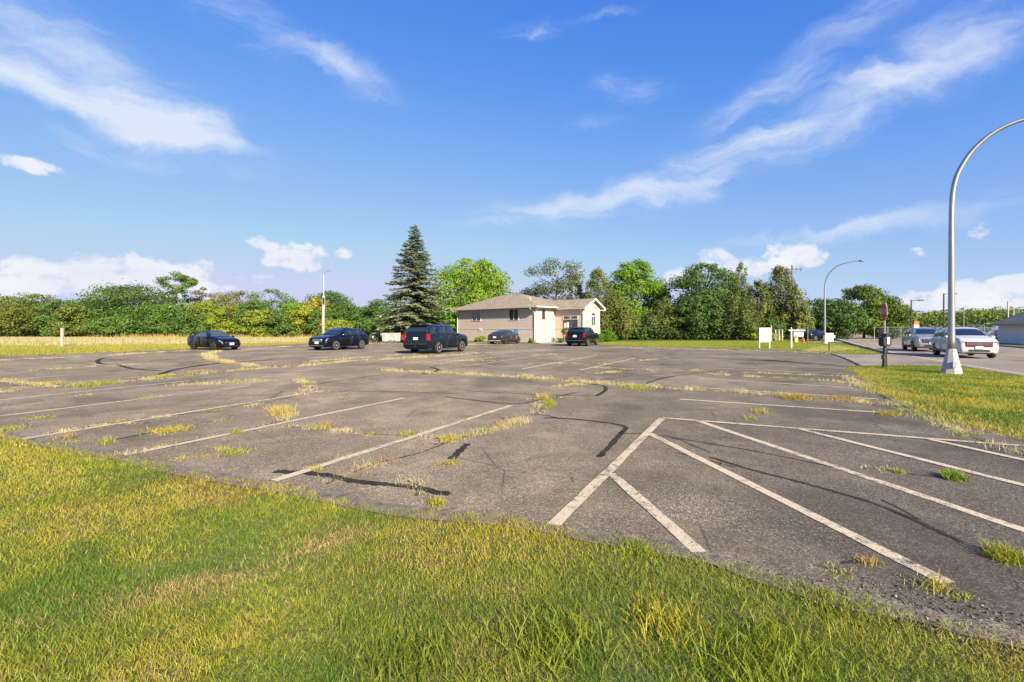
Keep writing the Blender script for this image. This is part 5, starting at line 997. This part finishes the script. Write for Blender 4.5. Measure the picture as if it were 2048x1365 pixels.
# white hanging sign post
hp = place(1582.5, 40.2, 'hanging_sign', R(-4)); tag(hp, 'white post with crossarm and a small hanging panel on the lawn', 'sign')
MB().box(-.055,.055,-.055,.055,0,1.62,.008).build('post', M_WHITEPAINT, hp); MB().lathe([(.07,1.62),(.07,1.65),(.02,1.74)], 8).build('finial', M_WHITEPAINT, hp); MB().box(-.22,1.12,-.04,.04,1.44,1.54,.008).build('crossarm', M_WHITEPAINT, hp)
pn = MB().box(.20,.98,-.015,.015,.98,1.36).build('panel', M_WHITEPAINT, hp); MB().box(.20,.98,-.014,.014,.90,.978).build('rider', principled('dark_teal', (.05,.10,.11), .6), hp)
for xx in (.32,.86): MB().tube([(xx,0,1.36),(xx,0,1.44)], .008, 5).build('hanger', M_GALV, hp)
tx = MB()
for j in range(9): tx.box(.34+j*.066, .385+j*.066, -.0175, -.0152, 1.25, 1.31)
for j in range(8): tx.box(.36+j*.068, .40+j*.068, -.0175, -.0152, 1.12, 1.16)
tx.add([(.22,-.0165,1.0),(.40,-.0165,1.0),(.31,-.0165,1.16)], [(0,1,2)]); o = tx.build('print', M_INK, pn); o['kind'] = 'stuff'
# tan board on a brown post
tb = place(1659, 34.2, 'arrow_sign', R(-8)); tag(tb, 'pale board with a side tab on a thin brown post by the sand patch', 'sign')
MB().box(-.04,.04,.012,.07,0,1.25).build('post', M_BROWN, tb); bd = MB().prism([(-.29,.70),(.26,.70),(.26,.98),(.37,.98),(.37,1.16),(.26,1.16),(.26,1.32),(-.29,1.32)], -.012, .011, 'xz').build('board', M_GREYBOARD, tb)
tx = MB()
for k in range(4): tx.box(-.22,.18-.05*(k%2),-.0145,-.0125,1.20-k*.10,1.225-k*.10)
o = tx.build('faded_print', principled('faded_ink', (.40,.37,.35), .8), bd); o['kind'] = 'stuff'
# hydrant, yellow utility box, post with guy wire
hy = place(1606, 54, 'fire_hydrant'); tag(hy, 'orange fire hydrant on the grass behind the hanging sign', 'hydrant')
MB().lathe([(.16,0),(.16,.06),(.11,.08),(.11,.42),(.14,.44),(.13,.50),(.08,.58),(.03,.62)], 12).build('barrel', M_ORANGE, hy, True)
for s in (-1, 1): MB().tube([(s*.08,0,.34),(s*.20,0,.34)], .06, 10).build('outlet', M_ORANGE, hy)
MB().tube([(0,-.08,.30),(0,-.22,.30)], .075, 10).build('outlet', M_ORANGE, hy)
yb = place(1591, 58, 'utility_box'); tag(yb, 'small yellow utility box behind the hanging sign', 'box')
MB().box(-.20,.20,-.2,.2,0,.95,.02).build('case', M_YEL, yb); MB().box(-.24,.24,-.24,.24,.95,1.0,.01).build('lid', M_DARKPOLE, yb); MB().box(-.1,.0,-.215,-.201,.45,.65).build('label_plate', M_BLACK, yb)
gp = place(1615.5, 57, 'guy_post'); tag(gp, 'thin steel post with a slanting guy wire under the trees', 'post')
MB().tube([(0,0,0),(0,0,2.0)], .055, 8).build('post', M_GALV, gp); MB().tube([(0,0,1.7),(1.1,.3,0)], .015, 5).build('guy_wire', M_GALV, gp); MB().tube([(0,0,1.72),(-1.2,.2,1.55)], .015, 5).build('tie_wire', M_GALV, gp)
for i, (px, Y) in enumerate([(1542.5,62),(1551,66),(1558,66),(1564.5,65)]):
    t_ = place(px, Y, 'fence_post'); tag(t_, 'pale weathered fence post under the cedars', 'post', 'pale fence posts under the cedars'); MB().box(-.06,.06,-.06,.06,0,1.5+.5*(i==0)).build('shaft', M_WOODPALE, t_); MB().box(-.075,.075,-.075,.075,1.5+.5*(i==0),1.53+.5*(i==0)).build('cap', M_WOODPALE, t_)
# pale light pole at the left
lp = place(646.5, 58, 'light_pole'); tag(lp, 'pale wooden light pole with a dark meter box behind the navy crossover', 'pole')
MB().tube([(0,0,0),(.02,0,3.5),(.05,0,5.6)], [.20,.17,.15], 10).build('shaft', M_WOODPALE, lp, True); MB().tube([(.06,0,5.4),(.06,0,8.1)], .045, 8).build('mast', M_WHITEPAINT, lp); MB().box(.02,.20,-.22,-.14,4.55,5.35,.01).build('meter_box', M_BLACK, lp)
MB().tube([(.06,0,7.9),(.15,0,8.3),(.45,0,8.55),(.85,0,8.58)], .03, 6).build('arm', M_GALV, lp); MB().box(.55,.95,-.08,.08,8.53,8.62,.03).build('lamp_head', M_GALV, lp)
# white marker post in the left grass
mp_ = place(124.5, 44.5, 'marker_post'); tag(mp_, 'white weathered wooden marker post standing in the dry field edge', 'post'); MB().box(-.10,.10,-.09,.09,0,1.66,.015).build('shaft', M_WOODPALE, mp_); MB().box(-.11,.11,-.10,.10,1.66,1.69,.01).build('cap', M_WHITEPAINT, mp_)
# dumpster
M_BIN = principled('galvanised_bin', (.30,.305,.315), .6, .3, .2, 3, .1, 15)
du = place(783, 56, 'dumpster', R(12)); tag(du, 'grey metal dumpster with black lid at the back of the lot', 'dumpster')
MB().prism([(-1.0,.18),(1.0,.18),(1.05,1.15),(-1.05,1.15)], -.6, .6, 'xz').build('bin', M_BIN, du)
for s in (-.5, .5): MB().box(s-.5,s+.5,-.65,.65,1.152,1.21,.015).build('lid', M_BLACK, du)
for sx in (-.8,.8): MB().box(sx-.06,sx+.06,-.5,.5,0,.18).build('skid', M_BLACK, du)
for s in (-1, 1): MB().box(min(s*1.03,s*1.14),max(s*1.03,s*1.14),-.5,.5,.62,.74).build('fork_pocket', M_BLACK, du)
MB().box(-1.17,-1.12,-.45,-.05,.85,1.05).build('sticker', M_PAPER, du)
for k in range(4): MB().box(-.75+k*.5-.03,-.75+k*.5+.03,-.635,-.601,.25,1.1).build('rib', M_BIN, du)
tf = place(750, 62, 'transformer_box'); tag(tf, 'green ground transformer box beside the dumpster', 'box'); MB().box(-.55,.55,-.45,.45,0,.85,.03).build('case', principled('utility_green', (.06,.10,.065), .6), tf); MB().box(-.58,.58,-.48,.48,.851,.90,.02).build('lid', principled('utility_green_lid', (.07,.115,.075), .6), tf); MB().box(-.25,-.02,-.462,-.451,.45,.65).build('warning_label', M_PAPER, tf)
# utility pole and far lamps
up = place(1584, 97, 'utility_pole'); tag(up, 'tall wooden utility pole with crossarm above the cedars', 'pole'); MB().tube([(0,0,0),(0,0,14.4)], [.20,.13], 8).build('shaft', M_BARK, up); MB().box(-2.0,2.0,-.08,.08,13.5,13.68).build('crossarm', M_BARK, up)
for q in (-1.8,-.9,.9,1.8): MB().lathe([(.05,13.68),(.08,13.75),(.05,13.9)], 8, 'z', (q,0,0)).build('insulator', M_DARKPOLE, up); MB().tube([(q*.97,0,13.5),(q*.97,0,13.1)], .04, 5).build('drop', M_DARKPOLE, up)
def arm_lamp(px, top, Y, label, mat, r=.09, arm=.9, double=False):
    o = place(px, Y, 'parking_lamp'); tag(o, label, 'lamp post', 'lamp posts beyond the road'); h = zat(top, Y); MB().tube([(0,0,0),(0,0,h)], [r,r*.75], 8).build('pole', mat, o)
    for s in ((1,-1) if double else (1,)):
        MB().tube([(0,0,h-.08),(s*arm,0,h-.04)], .035, 6).build('arm', mat, o); MB().box(min(s*arm,s*(arm+.55)),max(s*arm,s*(arm+.55)),-.14,.14,h-.10,h+.02,.02).build('lamp_head', mat, o)
    return o
arm_lamp(1822.5,600,58,'dark lamp post with a short arm behind the silver SUV',M_DARKPOLE); arm_lamp(1887.5,587,56,'dark lamp post just behind the tall curved street lamp',M_DARKPOLE)
arm_lamp(1927.5,613,120,'thin far lamp post over the wooded ridge',M_GALV,.10,.6); arm_lamp(2016,602,100,'white lamp post with twin heads before the wooded ridge',M_GALV_LT,.16,.7,True); arm_lamp(2027,617,118,'shorter white lamp post with twin heads behind the first',M_GALV_LT,.15,.7,True)
# pole sign by the road
ps = place(1832, 61, 'pole_sign'); tag(ps, 'small pole sign with orange and white panels behind the silver SUV', 'sign'); MB().tube([(.2,0,0),(.2,0,2.6)], .07, 8).build('pole', M_GALV_LT, ps)
for (z0, z1, m) in ((2.15,2.55,M_ORANGE),(1.75,2.13,M_WHITEPAINT),(1.35,1.73,M_DARKPOLE)): MB().box(-.35,.28,-.14,-.08,z0,z1).build('panel', m, ps)
# wire fence beyond the road
fe = empty('wire_fence', (0,0,0)); tag(fe, 'chain link fence with steel posts beyond the road', 'fence'); A = Vector((46.5,62)); B = Vector((70,70)); nfp = 11
for i in range(nfp): p = A.lerp(B, i/(nfp-1)); MB().tube([(p.x,p.y,-.05),(p.x,p.y,1.85)], .045, 6).build('post', M_GALV, fe)
MB().tube([(A.x,A.y,1.8),(B.x,B.y,1.8)], .03, 6).build('rail', M_GALV, fe); wm = MB(); L_ = (B-A).length; k = int(L_/.32)
for i in range(k):
    for s in (0, 1):
        t0 = i/k; t1 = min(1, (i+5)/k); a, b = (A.lerp(B,t0), A.lerp(B,t1)); z0, z1 = (.05,1.78) if s == 0 else (1.78,.05); wm.tube([(a.x,a.y,z0),(b.x,b.y,z1)], .008, 3, False)
o = wm.build('wire_mesh', M_GALV, fe); o['kind'] = 'stuff'
# white shed at the right edge
sh = empty('white_shed', (51.6, 47.5, 0), R(-28)); tag(sh, 'white gabled shed at the end of the car row beyond the road', 'shed')
M_SHED = principled('shed_siding', (.70,.69,.68), .7, 0, .04, 2); w = MB(); w.box(0, 7, 0, 9, 0, 2.3); w.prism([(0,2.3),(7,2.3),(3.5,4.0)], 0, 9, 'xz'); w.build('wall', M_SHED, sh); lap_siding('siding', (0,-.002), (7,-.002), .1, 2.3, (0,-1), M_SHED, sh, .15)
slab('roof', [(3.5,-.5,4.15),(3.5,9.5,4.15),(-.6,9.5,2.12),(-.6,-.5,2.12)], M_SHINGLE, sh); slab('roof', [(3.5,9.5,4.15),(3.5,-.5,4.15),(7.6,-.5,2.12),(7.6,9.5,2.12)], M_SHINGLE, sh)
MB().prism([(3.5,4.18),(-.62,2.14),(-.62,1.96),(3.5,4.0)], -.54, -.503, 'xz').build('rake_board', M_TRIM, sh); MB().prism([(3.5,4.18),(7.62,2.14),(7.62,1.96),(3.5,4.0)], -.54, -.503, 'xz').build('rake_board', M_TRIM, sh); MB().box(.8,1.6,-.06,-.03,.15,.6).build('vent', M_DARKPOLE, sh)
